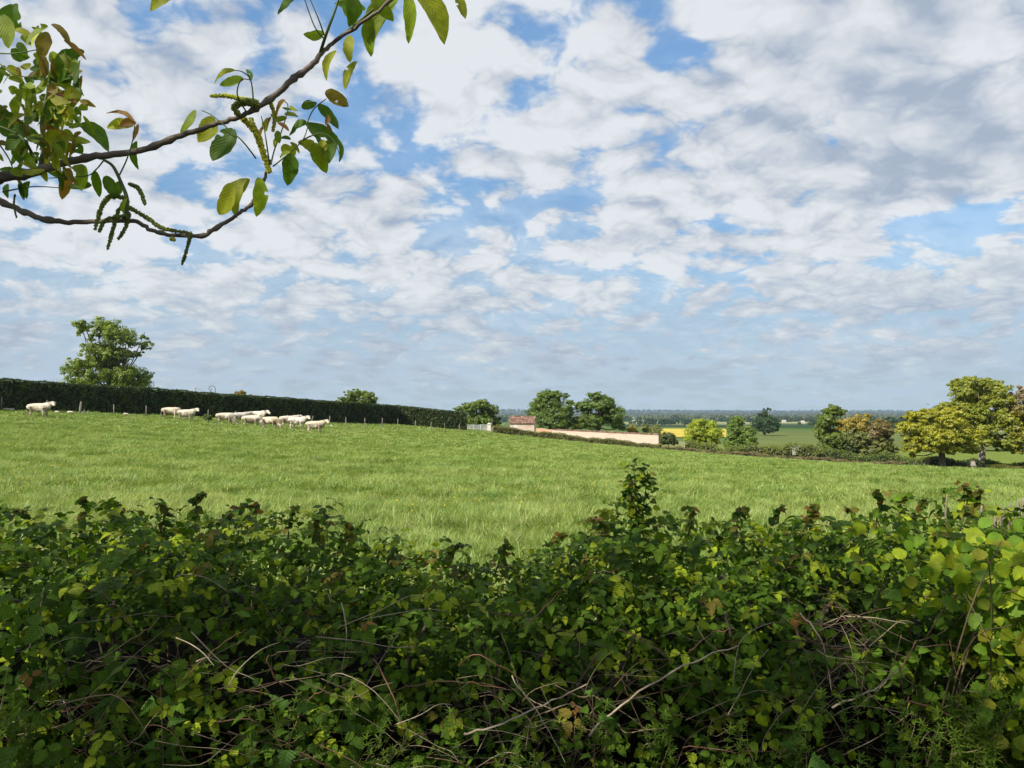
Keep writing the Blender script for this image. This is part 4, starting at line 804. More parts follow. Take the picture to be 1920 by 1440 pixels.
def bramble_leaves(N_, xr, dens_fn, smin, smax):
    x = rng.uniform(xr[0], xr[1], N_); u = rng.uniform(.12, 1.85, N_); dep = rng.uniform(-.06, .22, N_) ** 1.0; pt, N = hedge_pt(x, u, dep)
    pt += rng.normal(size=pt.shape) * .02; lump = wob(x, u * 1.1, 6.5, 4); pt += N * (lump[:, None] * .07)
    px, py, _ = project(pt); kp = rng.uniform(0, 1, N_) > bare(px, py) * .86 * (py > 1100); kp &= rng.uniform(0, 1, N_) < np.clip(.80 + .95 * wob(x, u * 1.3, 9, 6), .05, 1)
    if dens_fn is not None: kp &= dens_fn(px, py)
    pt, N, u, dep, x = pt[kp], N[kp], u[kp], dep[kp], x[kp]; n_ = len(pt); parts = []; T_ = leaf_tpl(9, 'bramble')
    # each point carries three leaflets
    out_ = N + rng.normal(size=N.shape) * .38 + np.array([0, 0, .25]); out_ /= np.linalg.norm(out_, axis=1, keepdims=True)
    down = np.array([0, -.15, -.75]) + rng.normal(size=(n_, 3)) * np.array([.75, .35, .45]); down -= out_ * np.sum(down * out_, 1, keepdims=True); down /= np.linalg.norm(down, axis=1, keepdims=True)
    side = np.cross(down, out_); size = rng.uniform(smin, smax, n_) * rng.choice([.7, 1, 1.15], n_, p=[.35,.45,.2])
    rr_ = rng.uniform(0, 1, n_); tip = np.clip((u - .9) * .8, 0, 1) * (dep < .06); fresh = rng.uniform(0, 1, n_)
    col = C_DG + (C_MG - C_DG) * rr_[:, None]; yg = fresh > (.86 - .13 * (dep < .05)); col[yg] = C_YG * rng.uniform(.55, 1.0, (yg.sum(), 1))
    rd = rng.uniform(0, 1, n_) < .008 + .17 * tip; col[rd] = (C_RD * .28 + C_OG * .72) * rng.uniform(.6, 1.05, (rd.sum(), 1)); r2 = rng.uniform(0,1,n_) < .006; col[r2] = C_RD
    for a_, sc_ in ((0, 1.0), (1.35, .80), (-1.35, .80)):
        d = down * math.cos(a_) + side * math.sin(a_); parts.append(scatter(T_, pt + d * (size * (.30 if a_ == 0 else .16))[:, None], d + rng.normal(size=d.shape) * .12, out_ + rng.normal(size=d.shape) * .15, size * sc_, col * rng.uniform(.7, 1.05, (n_, 1))))
    return parts
pr_ = bramble_leaves(15500, (-1.55, 1.55), None, .021, .042) + bramble_leaves(3600, (-4.2, -1.5), None, .034, .056) + bramble_leaves(3600, (1.5, 4.2), None, .034, .056)
# small filler leaves (hawthorn, cleavers-sized)
def filler(N_, xr):
    x = rng.uniform(xr[0], xr[1], N_); u = rng.uniform(.05, 1.9, N_); dep = rng.uniform(-.02, .28, N_); pt, N = hedge_pt(x, u, dep); pt += rng.normal(size=pt.shape) * .02
    px, py, _ = project(pt); kp = rng.uniform(0, 1, N_) > bare(px, py) * .75 * (py > 1100); pt, N = pt[kp], N[kp]; n_ = len(pt)
    r_ = rng.uniform(0, 1, (n_, 1)); col = C_DG * (1 - r_) + C_MG * r_; y_ = rng.uniform(0, 1, n_) < .1; col[y_] = C_YG * .7
    d = rng.normal(size=(n_, 3)) + np.array([0, -.2, -.3]); return [scatter(leaf_tpl(4, 'bramble'), pt, d, N + rng.normal(size=N.shape) * .5, rng.uniform(.014, .032, n_), col)]
pr_ += filler(15000, (-1.6, 1.6)) + filler(7000, (-4.2, 4.2))
# shoots reaching out of the top
SHOOTS = [((365,965),(370,935),(385,925)),((400,975),(440,955),(475,948)),((470,975),(480,950),(470,938)),((150,975),(165,945),(150,938)),((60,985),(45,965),(30,955)),((230,975),(225,950),(215,940)),
          ((640,1010),(655,990),(650,980)),((600,1000),(590,985),(600,970)),((820,1050),(850,1030),(870,1022)),((930,1045),(945,1030),(950,1020)),((1050,1040),(1045,1010),(1060,1000)),((1120,1010),(1130,985),(1110,972)),
          ((1290,980),(1300,960),(1285,950)),((1440,980),(1455,958),(1470,950)),((1500,985),(1520,960),(1530,945)),((1640,970),(1650,935),(1640,922)),((1680,975),(1690,940),(1700,925)),((1800,970),(1815,930),(1806,910)),((1820,975),(1830,935),(1835,920)),
          ((1610,990),(1600,965),(1585,950)),((540,985),(545,965),(560,955)),((300,975),(310,955),(300,945)),((1380,985),(1385,962),(1400,952)),((1700,985),(1720,950),(1735,935))]
cane = MB(); sh_pts, sh_dir, sh_sz, sh_col = [], [], [], []
for s3 in SHOOTS:
    Yd = random.uniform(2.45, 2.9); pth = spline([P(s3[0][0], s3[0][1] + 25, Yd), P(*s3[1], Yd - .03), P(*s3[2], Yd - .05)], 6); cane.tube(pth, list(np.linspace(.0032, .0015, len(pth))), 5, c=(.15,.10,.05))
    for j in range(3, len(pth)):
        for r_ in range(2):
            sh_pts.append(pth[j]); sh_dir.append((random.uniform(-1, 1), random.uniform(-1, .3), random.uniform(-.8, .4))); sh_sz.append(random.uniform(.022, .042) * (1.1 - .5 * j / len(pth))); sh_col.append(C_OG * random.uniform(.4, .9) if random.random() < .5 else (C_DG if random.random() < .5 else C_MG) if random.random() < .8 else C_RD * .8)
sh_pts = np.array([tuple(q) for q in sh_pts]); sh_dir = np.array(sh_dir); nrm_ = np.array([0, -.5, .8]) + rng.normal(size=sh_dir.shape) * .35
pr_.append(scatter(leaf_tpl(9, 'bramble'), sh_pts, sh_dir, nrm_, np.array(sh_sz), np.array(sh_col)))
join(pr_, 'foliage', M_BRAM, hr)
# canes and dead twigs
NAMED = [((1105,1378),(1180,1310),(1300,1240),(1385,1213)),((1560,1325),(1640,1292),(1685,1252)),((120,1241),(180,1240),(255,1243)),((285,1248),(330,1250),(380,1260),(425,1262)),((115,1335),(180,1318),(240,1314),(290,1335),(325,1366)),
    ((1700,1313),(1790,1345),(1850,1390),(1905,1450)),((0,1370),(40,1345),(75,1310)),((190,1110),(230,1150),(255,1190)),((530,1290),(500,1240),(520,1225)),((870,1375),(930,1360),(1020,1320),(1100,1285)),((860,1250),(900,1230),(995,1285)),
    ((1090,1290),(1120,1350),(1112,1372)),((700,1235),(740,1310),(760,1400)),((960,1270),(1010,1340),(1060,1430)),((610,1290),(570,1320),(540,1400)),((1290,1225),(1330,1190),(1380,1180)),((1720,1200),(1690,1260),(1700,1330)),
    ((1855,1085),(1800,1110),(1760,1130)),((1600,1330),(1660,1280),(1690,1190)),((1850,1330),(1800,1280),(1780,1200)),((1280,1400),(1400,1410),(1500,1405)),((200,1420),(260,1380),(300,1330)),((560,1410),(620,1440),(640,1460)),((420,1100),(440,1060),(450,1040)),
    ((640,1130),(650,1190),(640,1260)),((1150,1180),(1210,1200),(1260,1240)),((1500,1150),(1540,1200),(1560,1300)),((760,1290),(850,1278),(950,1292)),((980,1180),(1040,1120),(1060,1100)),((160,1250),(260,1190),(300,1160)),((330,1290),(400,1220),(460,1180)),((40,1420),(120,1400),(200,1432)),((220,1355),(240,1390),(300,1402))]
for i, s3 in enumerate(NAMED):
    Yd = 1.78 + .1 * random.random(); pth = spline([P(a, b2, Yd + random.uniform(-.06, .06)) for a, b2 in s3], 6); r0_ = .0045 if i in (0, 1, 4, 5, 9) else random.uniform(.0018, .0032); r0_ = r0_ * .62
    cl_ = random.choice([(.20,.10,.06),(.26,.19,.13),(.16,.08,.05),(.34,.28,.2)]); pth = [q + Vector((0, 0, random.uniform(-.004, .004))) for q in pth]; cane.tube(pth, list(np.linspace(r0_, r0_ * .45, len(pth))), 6, c=cl_ if i else (.36,.28,.2))
for i in range(520):
    if random.random() < .8:
        bz = random.choice(BARE); px = random.gauss(bz[0], bz[2] * .7); py = random.gauss(bz[1], bz[3] * .8)
    else: px = random.uniform(-100, 2020); py = random.uniform(1090, 1450)
    Yd = random.uniform(1.74, 2.08); a_ = random.choice([random.gauss(0, .5), random.gauss(0, .5), random.uniform(0, 3.14)]); L_ = random.uniform(40, 200); q0 = Vector(P(px, py, Yd)); k = Yd / F
    dv = Vector((math.cos(a_) * L_ * k, random.uniform(-.1, .1), math.sin(a_) * L_ * k)); bend = Vector((random.uniform(-1, 1), random.uniform(-.3, .3), random.uniform(-1, 1))) * L_ * k * .22
    pth = spline([q0 - dv * .5, q0 - dv*.15 + bend, q0 + dv*.2 + bend * .6 + Vector((0,0,random.uniform(-.01,.01))), q0 + dv * .5 - Vector((0, 0, L_ * k * .15 * random.random()))], 3); r0_ = random.choice([.0005, .0007, .0009, .0011, .0015])
    cane.tube(pth, list(np.linspace(r0_, r0_ * .5, len(pth))), 4, c=random.choice([(.12,.075,.04),(.22,.16,.10),(.07,.05,.03),(.34,.28,.19),(.10,.06,.035),(.26,.2,.13)]))
for i in range(260):
    x = random.choice([-1, 1]) * random.uniform(1.4, 4.2); z0 = random.uniform(.1, .9); cane.tube(spline([(x, 1.95, z0), (x + random.uniform(-.2,.2), 1.85, z0 + random.uniform(-.1,.1)), (x + random.uniform(-.4,.4), 1.9, z0 + random.uniform(-.2,.2))], 3), .0015, 4, c=(.15,.09,.05))
for i in range(150):    # woody stems rooted in the ground
    x = random.uniform(-4.2, 4.2); cane.tube(spline([(x, 2.4 + random.uniform(-.3,.3), -.1), (x + random.uniform(-.15,.15), 2.2, .45), (x + random.uniform(-.3,.3), 2.1 + random.uniform(-.15,.5), top_h(x) - .08)], 4), [.009]*5 + [.004]*4, 6, c=(.07,.055,.04))
cane.build('canes', M_CANE, hr, True)

# leafy upright shoot sticking out of the hedge
def shoot_plant(name, stems, label, sizes, cols, tpl='bramble', m_=None, dens=3, rad=.003, jit=.01, cat='shrub', group=None):
    b0 = stems[0][0]; root = empty(name, (b0[0], b0[1], 0.0), label, cat, group); b = MB(); L_, D_, S_, Cc = [], [], [], []
    for pts in stems:
        pth = spline(pts, 8); b.tube(pth, list(np.linspace(rad, rad * .35, len(pth))), 6, c=(.11,.085,.05))
        for j in range(2, len(pth)):
            for q in range(dens):
                o_ = Vector((random.gauss(0, jit), random.gauss(0, jit), random.gauss(0, jit))); L_.append(tuple(pth[j] + o_)); dd = o_.normalized() if o_.length else Vector((1,0,0)); D_.append((dd.x + random.gauss(0,.4), dd.y - .3 + random.gauss(0,.4), dd.z * .5 + random.uniform(-.5, .35)))
                S_.append(random.uniform(*sizes)); Cc.append(np.array(random.choice(cols)) * random.uniform(.75, 1.2))
    b.build('stem', M_CANE, root, True); D_ = np.array(D_); join([scatter(leaf_tpl(9, tpl), np.array(L_), D_, np.array([0, -.55, .75]) + rng.normal(size=D_.shape) * .4, np.array(S_), np.array(Cc))], 'foliage', m_ or M_BRAM, root); return root
shoot_plant('leafy_sapling', [[P(1195,1060,2.5),P(1200,1000,2.5),P(1196,940,2.5),P(1186,870,2.48)],[P(1200,990,2.5),P(1208,940,2.5),P(1214,882,2.5)],[P(1195,960,2.5),P(1184,930,2.48),P(1182,905,2.48)]], 'upright leafy sapling standing tall above the middle right of the hedge', (.014,.027), [C_DG,C_DG,C_MG,C_OG*.8,C_YG*.7], dens=5, jit=.012)
shoot_plant('pale_sprig', [[P(1806,970,2.75),P(1812,940,2.75),P(1806,912,2.75)],[P(1812,950,2.75),P(1828,930,2.75),P(1834,918,2.75)]], 'reddish young sprig above the right part of the hedge', (.014,.028), [C_RD,C_OG,C_YG*.8], dens=2, jit=.01)
# hazel at the right end
hz_st = []
for k_ in range(30):
    bx = random.uniform(1150, 2150); a = P(bx if bx > 1640 else bx + 550, 1420, 1.86); e = P(random.uniform(1660, 2250), random.uniform(985, 1330), random.uniform(1.62, 1.95)); mdl = [(a[i] + e[i]) / 2 for i in range(3)]; mdl[1] += random.uniform(.0, .25); a = (a[0], 2.1, .1); hz_st.append([a, tuple(mdl), e])
hroot = empty('hazel_shrub', (1.25, 2.1, 0), 'hazel shrub with big bright green leaves at the right end of the hedge', 'shrub'); b = MB(); LL, DD, SS, CC_ = [], [], [], []
for st in hz_st:
    b = MB(); pth = spline(st, 6); b.tube(pth, list(np.linspace(.0034, .001, len(pth))), 6, c=(.12,.09,.05)); b.build('stem', M_CANE, hroot, True)
for k_ in range(1050):
    px = random.triangular(1560, 2300, 1990); py = random.triangular(965, 1440, 1050)
    if px < 1840 and py > 1180 and random.random() < .85: continue
    if px < 1790 and random.random() < .6: continue
    Yd = 1.92 - .18 * max(0, min(1, (px - 1700) / 250)) + random.uniform(-.06, .14) + .45 * max(0, (1045 - py) / 80); LL.append(P(px, py, Yd)); DD.append((random.gauss(0, .7), random.uniform(-.5, .1), random.uniform(-1, .2))); SS.append(random.uniform(.018, .046))
    CC_.append((C_YG * random.uniform(.45, .95)) if random.random() < .42 else (C_MG * random.uniform(.8, 1.3) if random.random() < .82 else (C_RD * .4 + C_YG * .6) * random.uniform(.7, 1.0)))
DD = np.array(DD); join([scatter(leaf_tpl(10, 'hazel', .15), np.array(LL), DD, np.array([-.25, -.75, .6]) + rng.normal(size=DD.shape) * .35, np.array(SS), np.array(CC_))], 'foliage', M_HAZ, hroot)
M_CUT = solid('cut_wood', (.12,.10,.07), (.28,.24,.17), 20, .85, .4, 80, dist=.003)
for px, py0, py1, r_ in ((1777,960,928,.006),(1838,985,950,.007),(1862,990,955,.009),(1874,992,948,.007),(1884,990,952,.011),(1893,994,945,.007),(1903,995,955,.012),(1912,992,940,.009),(1921,992,935,.012),(1932,995,945,.01),(1945,995,940,.012)):
    Yd = 2.6 + random.uniform(-.1, .1); a = Vector(P(px, py0 + 40, Yd)); e = Vector(P(px + random.uniform(-5, 5), py1, Yd)); mdl = a.lerp(e, .5) + Vector((random.uniform(-.008,.008), 0, 0)); bb = MB(); r_ *= .65; bb.tube([a, mdl, e.lerp(a, .04), e + Vector((r_*.3, 0, .004))], [r_, r_*.95, r_*.9, r_*.45], 7); bb.build('cut_stem', M_CUT, hroot, True)
# nettles, cleavers and grass at the foot of the hedge
C_NT = (.065,.12,.012)
for i, (px, py, s, lb_) in enumerate(((45,1400,.07,'nettle with toothed leaves at the bottom left corner'),(470,1385,.05,'small nettle beside the bare canes left of centre'),(540,1370,.06,'nettle with a broad drooping leaf left of bottom centre'),(1510,1415,.05,'nettle low down right of bottom centre'),(300,1300,.045,'dark nettle leaf deep in the bare canes at left'),(1110,1330,.04,'pale nettle tip at the bottom middle'))):
    Yd = 1.72; top = P(px, py - 40, Yd); shoot_plant('nettle', [[P(px + 8, py + 260, 1.8), P(px + 4, py + 60, Yd + .03), top]], lb_, (s * .6, s), [C_NT, (.06,.13,.02)], 'nettle', M_BRAM, 1, .002, .012, 'nettle', 'nettles under the hedge')
pv_, sv_, dv_, nv_, cv_ = [], [], [], [], []
stb = MB()
for i in range(150):
    px = random.choice([random.gauss(1000, 120), random.gauss(1620, 170), random.gauss(1850, 70), random.gauss(230, 130), random.gauss(560, 150), random.gauss(1350, 120), random.gauss(20,40), random.gauss(1860,50), random.gauss(1840,45)]); py = random.gauss(1400, 50); Yd = random.uniform(1.70, 1.86)
    q0 = Vector(P(px, py + 45, Yd + .03)); q1 = Vector(P(px + random.uniform(-35, 35), py - random.uniform(10, 60), Yd)); pth = spline([q0, q0.lerp(q1, .5) + Vector((random.uniform(-.02,.02),0,0)), q1], 3); stb.tube(pth, .0007, 4, c=(.07,.12,.03))
    for j in range(1, len(pth)):
        tn = (pth[j] - pth[j-1]).normalized(); a0_ = random.uniform(0, 1); e1 = tn.orthogonal().normalized(); e2 = tn.cross(e1)
        for q in range(6):
            a_ = a0_ + q * 1.047; d = e1 * math.cos(a_) + e2 * math.sin(a_) + tn * .35; pv_.append(tuple(pth[j])); dv_.append(tuple(d)); nv_.append(tuple(tn)); sv_.append(random.uniform(.010, .020)); cv_.append(np.array((.10,.165,.016)) * random.uniform(.6, 1.3))
tn_ = leaf_tpl(3, 'walnut', .1, .1); tn_ = (tn_[0] * np.array([.45, 1, 1]), tn_[1], tn_[2])
cr_ = empty('cleavers', (0, 1.75, 0), 'whorled green cleavers sprawling at the foot of the hedge', 'weeds'); join([scatter(tn_, np.array(pv_), np.array(dv_), np.array(nv_), np.array(sv_), np.array(cv_))], 'leaves', M_BRAM, cr_); tag(stb.build('stems', M_CANE, cr_, True), kind='stuff')
gb = []; 
xg = rng.uniform(-4, 4, 900); yg_ = rng.uniform(1.45, 2.1, 900); inst_object('verge_grass', np.stack([xg, yg_, ter(xg, yg_)], 1), np.stack([rng.normal(size=900)*.2, rng.normal(size=900)*.2, rng.uniform(0,6.28,900)], 1), rng.uniform(.5, .95, 900), rng.choice([0,1,2,3], 900), TUFTS[:4], 'shaded verge grass at the foot of the hedge', 'grass')

# ---------------------------------------------------------------- walnut tree: overhanging branches
M_WAL = broad_leaf_mat('walnut_leaf', .58, .5, .25, .14, 9., .25)
TR = Vector((-3.15, -.25, 0)); wt = empty('walnut_tree', tuple(TR), 'walnut tree reaching in from the upper left with young leaves and catkins', 'tree')
BY = 1.8
def W3(px, py, dy=0.): return P(px, py, BY + dy)
b = MB(); tk = spline([(TR.x, TR.y, -.2), (TR.x + .05, TR.y, 1.0), (TR.x - .05, TR.y + .05, 2.2), (TR.x - .2, TR.y, 3.4), (TR.x - .3, TR.y - .1, 5.0)], 4); b.tube(tk, list(np.linspace(.22, .04, len(tk))), 12); b.build('trunk', M_BARK, wt, True)
b = MB(); lim_ends = []
for k_ in range(16):
    z0 = random.uniform(2.2, 4.6); a_ = k_ * 2.4; s_ = Vector((TR.x - .15, TR.y, z0)); L_ = random.uniform(1.3, 2.2); e_ = s_ + Vector((math.cos(a_) * L_, math.sin(a_) * L_, random.uniform(.2, 1.2)))
    pth = spline([s_, s_.lerp(e_, .5) + Vector((0, 0, .1)), e_], 5); b.tube(pth, list(np.linspace(.05, .012, len(pth))), 6); lim_ends.append(e_)
b.build('limbs', M_BARK, wt, True)
def branch(pts, rads, name, mt, knots=True, n_=6, c=None):
    pth = spline(pts, n_); rr = np.interp(np.linspace(0, 1, len(pth)), np.linspace(0, 1, len(rads)), rads); 
    if knots: rr = rr * .88 * (1 + .38 * (rng.uniform(0, 1, len(pth)) > .82) + rng.uniform(-.05, .05, len(pth))); pth = [q + Vector((random.uniform(-1,1), 0, random.uniform(-1,1))) * .0022 for q in pth]
    b = MB(); b.tube(pth, list(rr), 10); return b.build(name, mt, wt, True)
branch([(TR.x+.05, TR.y+.03, 1.9), (-2.4, 1.6, 2.08), W3(-120,338), W3(0,331), W3(60,323), W3(120,305), W3(180,293), W3(250,286), W3(330,258), W3(390,237), W3(440,222), W3(480,203), W3(520,175), W3(550,147), W3(588,118), W3(612,90), W3(650,62), W3(700,28,-.03), W3(760,-25,-.05), W3(820,-80,-.1)], [.034,.026,.018,.0145,.012,.0098,.0094,.0082,.0076,.0068,.0064,.0066,.0082,.0084,.0076,.006,.005,.0045,.004,.003], 'branch', M_TWIG)
branch([(-2.2, 1.65, 1.98), (-1.6, 1.85, 2.03), W3(-60,350,.06), W3(0,376,.06), W3(45,398,.06), W3(88,412,.06), W3(140,417,.06), W3(200,413,.06), W3(250,414,.06), W3(285,432,.06), W3(320,441,.06), W3(375,442,.06), W3(410,425,.06), W3(445,402,.05), W3(470,385,.05), W3(485,360,.04), W3(498,330,.03), W3(508,300,.02)], [.016,.013,.010,.0082,.0078,.0078,.0068,.0062,.006,.0058,.0056,.0054,.0054,.005,.005,.0048,.004,.003], 'branch', M_TWIG)
SHT = [[(75,318),(82,270),(78,230),(90,170),(100,110)],[(68,305),(50,270),(30,250),(-20,230)],[(75,280),(90,262),(105,240)],[(0,272),(18,300),(28,330)],[(235,413),(238,375),(228,345),(212,312),(195,300)],[(223,330),(238,298),(250,258),(252,235)],
       [(600,100),(613,60),(628,20),(640,-20)],[(610,72),(598,38),(580,-5)],[(610,75),(590,50),(568,-10)],[(640,68),(668,45),(695,22),(735,-10)],[(462,210),(445,178),(452,150),(470,150)],[(475,187),(470,150),(455,135),(440,132)],
       [(512,312),(545,285),(568,262),(578,235)],[(575,232),(588,205),(612,185)],[(508,308),(515,280),(530,240),(540,200),(530,188)],[(480,297),(455,265),(435,248),(400,218),(378,207)],[(505,305),(500,270),(495,240),(490,218)],[(568,262),(600,250),(625,262),(638,295)],[(588,200),(592,192),(570,192)],[(195,300),(180,318),(160,330),(90,334)],[(5,360),(60,350),(110,352)],[(0,100),(30,100),(75,92)],[(0,120),(30,140),(90,150)]]
for i, s3 in enumerate(SHT):
    b = MB()
    dy = random.uniform(-.06, .06) * (i > 0); pth = spline([W3(x, y, dy * (j > 0)) for j, (x, y) in enumerate(s3)], 5); r0_ = (.0055 if i in (0, 4) else .004 if i in (1, 6, 9) else .0019); b.tube(pth, list(np.linspace(r0_, r0_ * .55, len(pth))), 7); b.build('green_shoot', M_SHOOT, wt, True)
LG, LY, LR, LYG, LB = (.075,.14,.015), (.26,.27,.025), (.24,.12,.035), (.19,.25,.025), (.19,.14,.03)
LV = [(25,8,-75,50,40,LG),(5,28,-80,62,32,LYG),(20,95,-20,32,22,LG),(90,50,200,60,26,LY),(88,52,225,50,26,LYG),(88,60,-100,52,27,LB),(97,45,-45,48,13,LB),(120,75,-40,48,9,LR),(120,95,-110,56,28,LG),(140,110,-90,42,22,LG),(150,113,-78,74,15,LG),
 (138,145,200,42,30,LG),(145,146,-95,38,17,LYG),(150,188,210,76,34,LY),(145,192,172,62,14,LR),(150,190,-18,28,11,LB),(-5,200,-35,90,42,LG),(45,235,-140,62,40,LG),(50,262,-120,48,34,LG),(115,248,215,48,30,LY),(80,232,-25,48,13,LR),(150,232,-30,58,40,LG),(155,235,190,24,20,LYG),
 (252,227,160,55,10,LR),(250,235,180,56,22,LY),(255,230,200,30,16,LR),(260,233,-110,32,13,LR),(256,265,-95,48,19,LG),(130,315,-105,58,25,LR),(158,310,-100,46,25,LYG),(172,348,185,42,20,LG),(178,320,-95,46,19,LG),(197,330,-60,44,23,LG),(222,340,-100,36,18,LG),(55,340,-95,32,21,LG),(38,338,-85,36,15,LG),(15,345,-100,25,14,LG),
 (322,-8,222,46,22,LY),(440,132,192,50,15,LY),(457,150,190,46,28,LYG),(470,152,108,40,10,LG),(367,207,232,48,19,LYG),(400,220,238,52,36,LY),(438,242,240,70,48,LG),(438,345,230,66,40,LY),(466,335,245,70,38,LY),(486,333,262,68,28,LYG),
 (547,288,-100,56,30,LG),(577,230,-62,98,40,LG),(577,232,198,40,26,LG),(560,265,-40,42,22,LY),(590,268,-78,54,32,LYG),(606,262,-92,32,17,LY),(632,258,-85,44,9,LG),(597,195,-50,64,20,LG),(610,172,-25,46,30,LB),(620,185,10,30,24,(.25,.16,.03)),(592,195,182,36,17,LG),(535,188,215,40,18,LR),(533,215,5,24,16,LY),(545,262,170,24,12,LG),
 (560,-12,212,56,36,LG),(607,62,190,36,19,LYG),(685,18,178,54,26,LG),(655,66,-88,54,22,LY),(668,115,238,52,24,LY),(630,95,240,54,19,LY),(742,-8,244,108,50,LYG),(720,20,250,80,34,LYG),(766,-14,-98,84,28,LYG),(778,-18,-48,98,54,LY),(858,-12,-70,48,21,LY),(640,-5,-60,60,24,LYG),(660,-10,-100,50,30,LG),(700,-15,-60,55,30,LYG),(610,230,-40,20,9,LR),(615,215,-100,22,10,LR),(238,372,-105,30,16,LYG),(500,225,-95,22,12,LY),(520,245,-80,24,14,LYG)]
for k_ in range(195):
    px = min(158, random.choice([random.gauss(60, 42), random.gauss(105, 32)])); py = random.uniform(95, 325) if k_ < 172 else random.uniform(0, 100) * (px < 60) + 200 * (px >= 60); LV.append((px, py, random.uniform(180, 350), random.uniform(14, 42), random.uniform(8, 22), random.choice([LG, LYG, LYG, LY, LB, LG, LB, LY])))
for k_ in range(16): LV.append((random.gauss(520, 22), random.uniform(190, 290), random.uniform(180, 360), random.uniform(14, 26), random.uniform(7, 14), random.choice([LG, LYG, LY, LR])))
VV, FF, CC2, UU, nb = [], [], [], [], 0
def walnut_leaf(base, D, N, L_, Wd, col, rows=12):
    global nb
    D = Vector(D).normalized(); Xa = D.cross(Vector(N)).normalized(); Za = Xa.cross(D); fold = random.uniform(.1, .5); droop = random.uniform(-.1, .45) * L_; cv = random.uniform(-.18, .18) * L_; rl, rr2 = 1, 1
    holes = []
    for i in range(rows + 1):
        t = i / rows; wd = Wd * .5 * (math.sin(math.pi * (t * .96 + .02) ** .85) ** .75 if i < rows else .03)
        rl = rl * .6 + .4 * random.uniform(.72, 1.12); rr2 = rr2 * .6 + .4 * random.uniform(.72, 1.12)
        c_ = Vector(base) + D * (t * L_) + Za * (-droop * t * t) + Xa * (cv * math.sin(t * 3.14))
        for sx_ in (-1, -.5, 0, .5, 1):
            w2 = wd * sx_ * (rl if sx_ < 0 else rr2); VV.append(tuple(c_ + Xa * w2 + Za * (abs(w2) * fold + random.uniform(-.01, .01) * L_))); UU.append((.5 + sx_ * .4, t)); CC2.append(col)
    for i in range(rows):
        a = nb + i * 5
        for q in range(4):
            if 2 < i < rows - 1 and random.random() < .008: continue
            FF.append((a+q, a+q+1, a+q+6, a+q+5))
    nb += (rows + 1) * 5
for (px, py, ang, L_, Wd, col) in LV:
    dy = random.uniform(-.07, .09); k = (BY + dy) / F; a_ = R(ang); D = (math.cos(a_), random.uniform(-.35, .35), math.sin(a_)); c_ = np.array(col) * random.uniform(.8, 1.2)
    walnut_leaf(W3(px, py, dy), D, (random.uniform(-.5, .5), -1, random.uniform(-.3, .9)), L_ * k * 1.05, Wd * k * 1.1, tuple(c_))
link('foliage', mesh_np('foliage', VV, FF, 4, np.array(CC2), np.array(UU)), M_WAL, wt, True)
# the rest of the crown, outside the picture: gives the shade the hedge lies in
cc, dd, ss, kk = [], [], [], []
ends = [TR + Vector((-.3, 0, 4.6))] + lim_ends + [s_.lerp(TR + Vector((0, 0, 3.4)), .4) for s_ in lim_ends]
for e_ in ends:
    for q in range(76):
        cc.append(tuple(e_ + Vector((random.gauss(0, .42), random.gauss(0, .42), random.gauss(0, .3))))); dd.append((random.gauss(0, 1), random.gauss(0, 1), random.gauss(-.3, .6))); ss.append(random.uniform(.08, .14)); kk.append(random.choice([LG, LYG, LY]))
cc = np.array(cc); px_, py_, dp = project(cc); ok = ~((dp > 0) & (px_ > -130) & (px_ < 2050) & (py_ > -130) & (py_ < 1500)) & (cc[:, 2] > 1.9)
join([scatter(leaf_tpl(5, 'walnut', .2, .3), cc[ok], np.array(dd)[ok], np.array([0, 0, 1.]) + rng.normal(size=(ok.sum(), 3)) * .4, np.array(ss)[ok], np.array(kk)[ok])], 'upper_crown', M_WAL, wt)
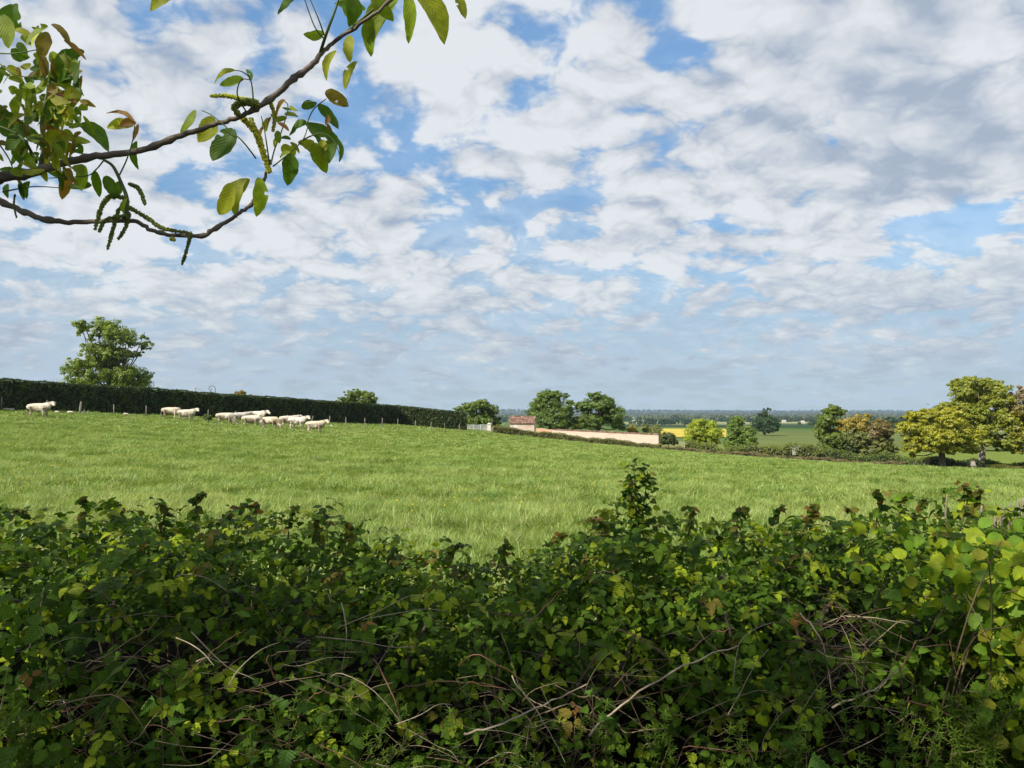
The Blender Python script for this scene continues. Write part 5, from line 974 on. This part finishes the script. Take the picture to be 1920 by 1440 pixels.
# catkins
M_CATK = solid('catkin', (.55,.6,.5), (1.15,1.15,1.0), 160, .7, .3, 300, usecol=True, dist=.001)
CK = [([(482,190),(455,186),(425,180),(396,180)],5.5,(.30,.30,.03)),([(482,196),(460,192),(440,200),(447,215)],8,(.11,.13,.025)),([(455,222),(478,245),(490,275),(505,322)],8,(.36,.33,.03)),([(470,222),(486,262),(492,290)],6,(.26,.27,.03)),([(243,345),(258,352),(266,366),(272,383)],5,(.10,.14,.03)),
      ([(238,372),(210,368),(192,385),(178,430)],6,(.16,.19,.03)),([(240,378),(222,395),(212,430),(202,466)],5,(.13,.17,.03)),([(242,400),(236,425),(222,448)],5,(.10,.13,.03)),([(240,388),(275,408),(305,428),(358,437)],5.5,(.13,.15,.03)),([(358,438),(352,462),(342,495)],4.5,(.08,.10,.025)),([(28,365),(26,385),(31,408)],2.6,(.05,.06,.02)),([(322,448),(326,450)],6,(.3,.26,.04)),
      ([(235,405),(200,412),(186,434)],5,(.10,.13,.03)),([(505,190),(515,215),(512,245)],5,(.28,.28,.03))]
oct_v = [(1,0,0),(-1,0,0),(0,1,0),(0,-1,0),(0,0,1),(0,0,-1)]; oct_f = [(0,2,4),(2,1,4),(1,3,4),(3,0,4),(2,0,5),(1,2,5),(3,1,5),(0,3,5)]
for pts, r_, col in CK:
    col = tuple(min(.75, q * 1.6) for q in col)
    dy = random.uniform(-.03, .03); pth = spline([W3(x, y, dy) for x, y in pts], 14 if len(pts) > 2 else 3); k = BY / F; b = MB(); b.tube(pth, list(np.interp(np.linspace(0,1,len(pth)), [0,.1,.8,1], [.5,.6,.55,.3]) * r_ * k), 7, c=tuple(q*.6 for q in col))
    for j in range(len(pth) * 9):
        i = random.randrange(len(pth)); tp = np.interp(i / len(pth), [0,.1,.8,1], [.7,1,.9,.5]); d = Vector((random.gauss(0,1), random.gauss(0,1), random.gauss(0,1))).normalized(); o_ = pth[i] + d * r_ * k * tp * .72; s = r_ * k * random.uniform(.22, .4); m_ = random.uniform(.7, 1.35)
        b.add([(o_.x + v[0]*s, o_.y + v[1]*s, o_.z + v[2]*s) for v in oct_v], oct_f, c=tuple(q*m_ for q in col))
    b.build('catkin', M_CATK, wt)

# ---------------------------------------------------------------- haze
HZ = 6.5e-5
hm, n = mat('haze'); pvn = n.n('ShaderNodeVolumePrincipled'); pvn.inputs['Color'].default_value = (.66,.84,1,1); pvn.inputs['Density'].default_value = HZ; pvn.inputs['Anisotropy'].default_value = .2
o_ = n.n('ShaderNodeOutputMaterial'); n.t.links.new(pvn.outputs[0], o_.inputs['Volume'])
lowest = float(GZ.min()); highest = max(float(GZ.max()) + 35, 26.)
b = MB(); b.box((-19000, -60, lowest - 1), (19000, 15600, highest)); hz_ = b.build('haze', hm); tag(hz_, 'thin blue haze over the far valley', 'haze', kind='stuff')
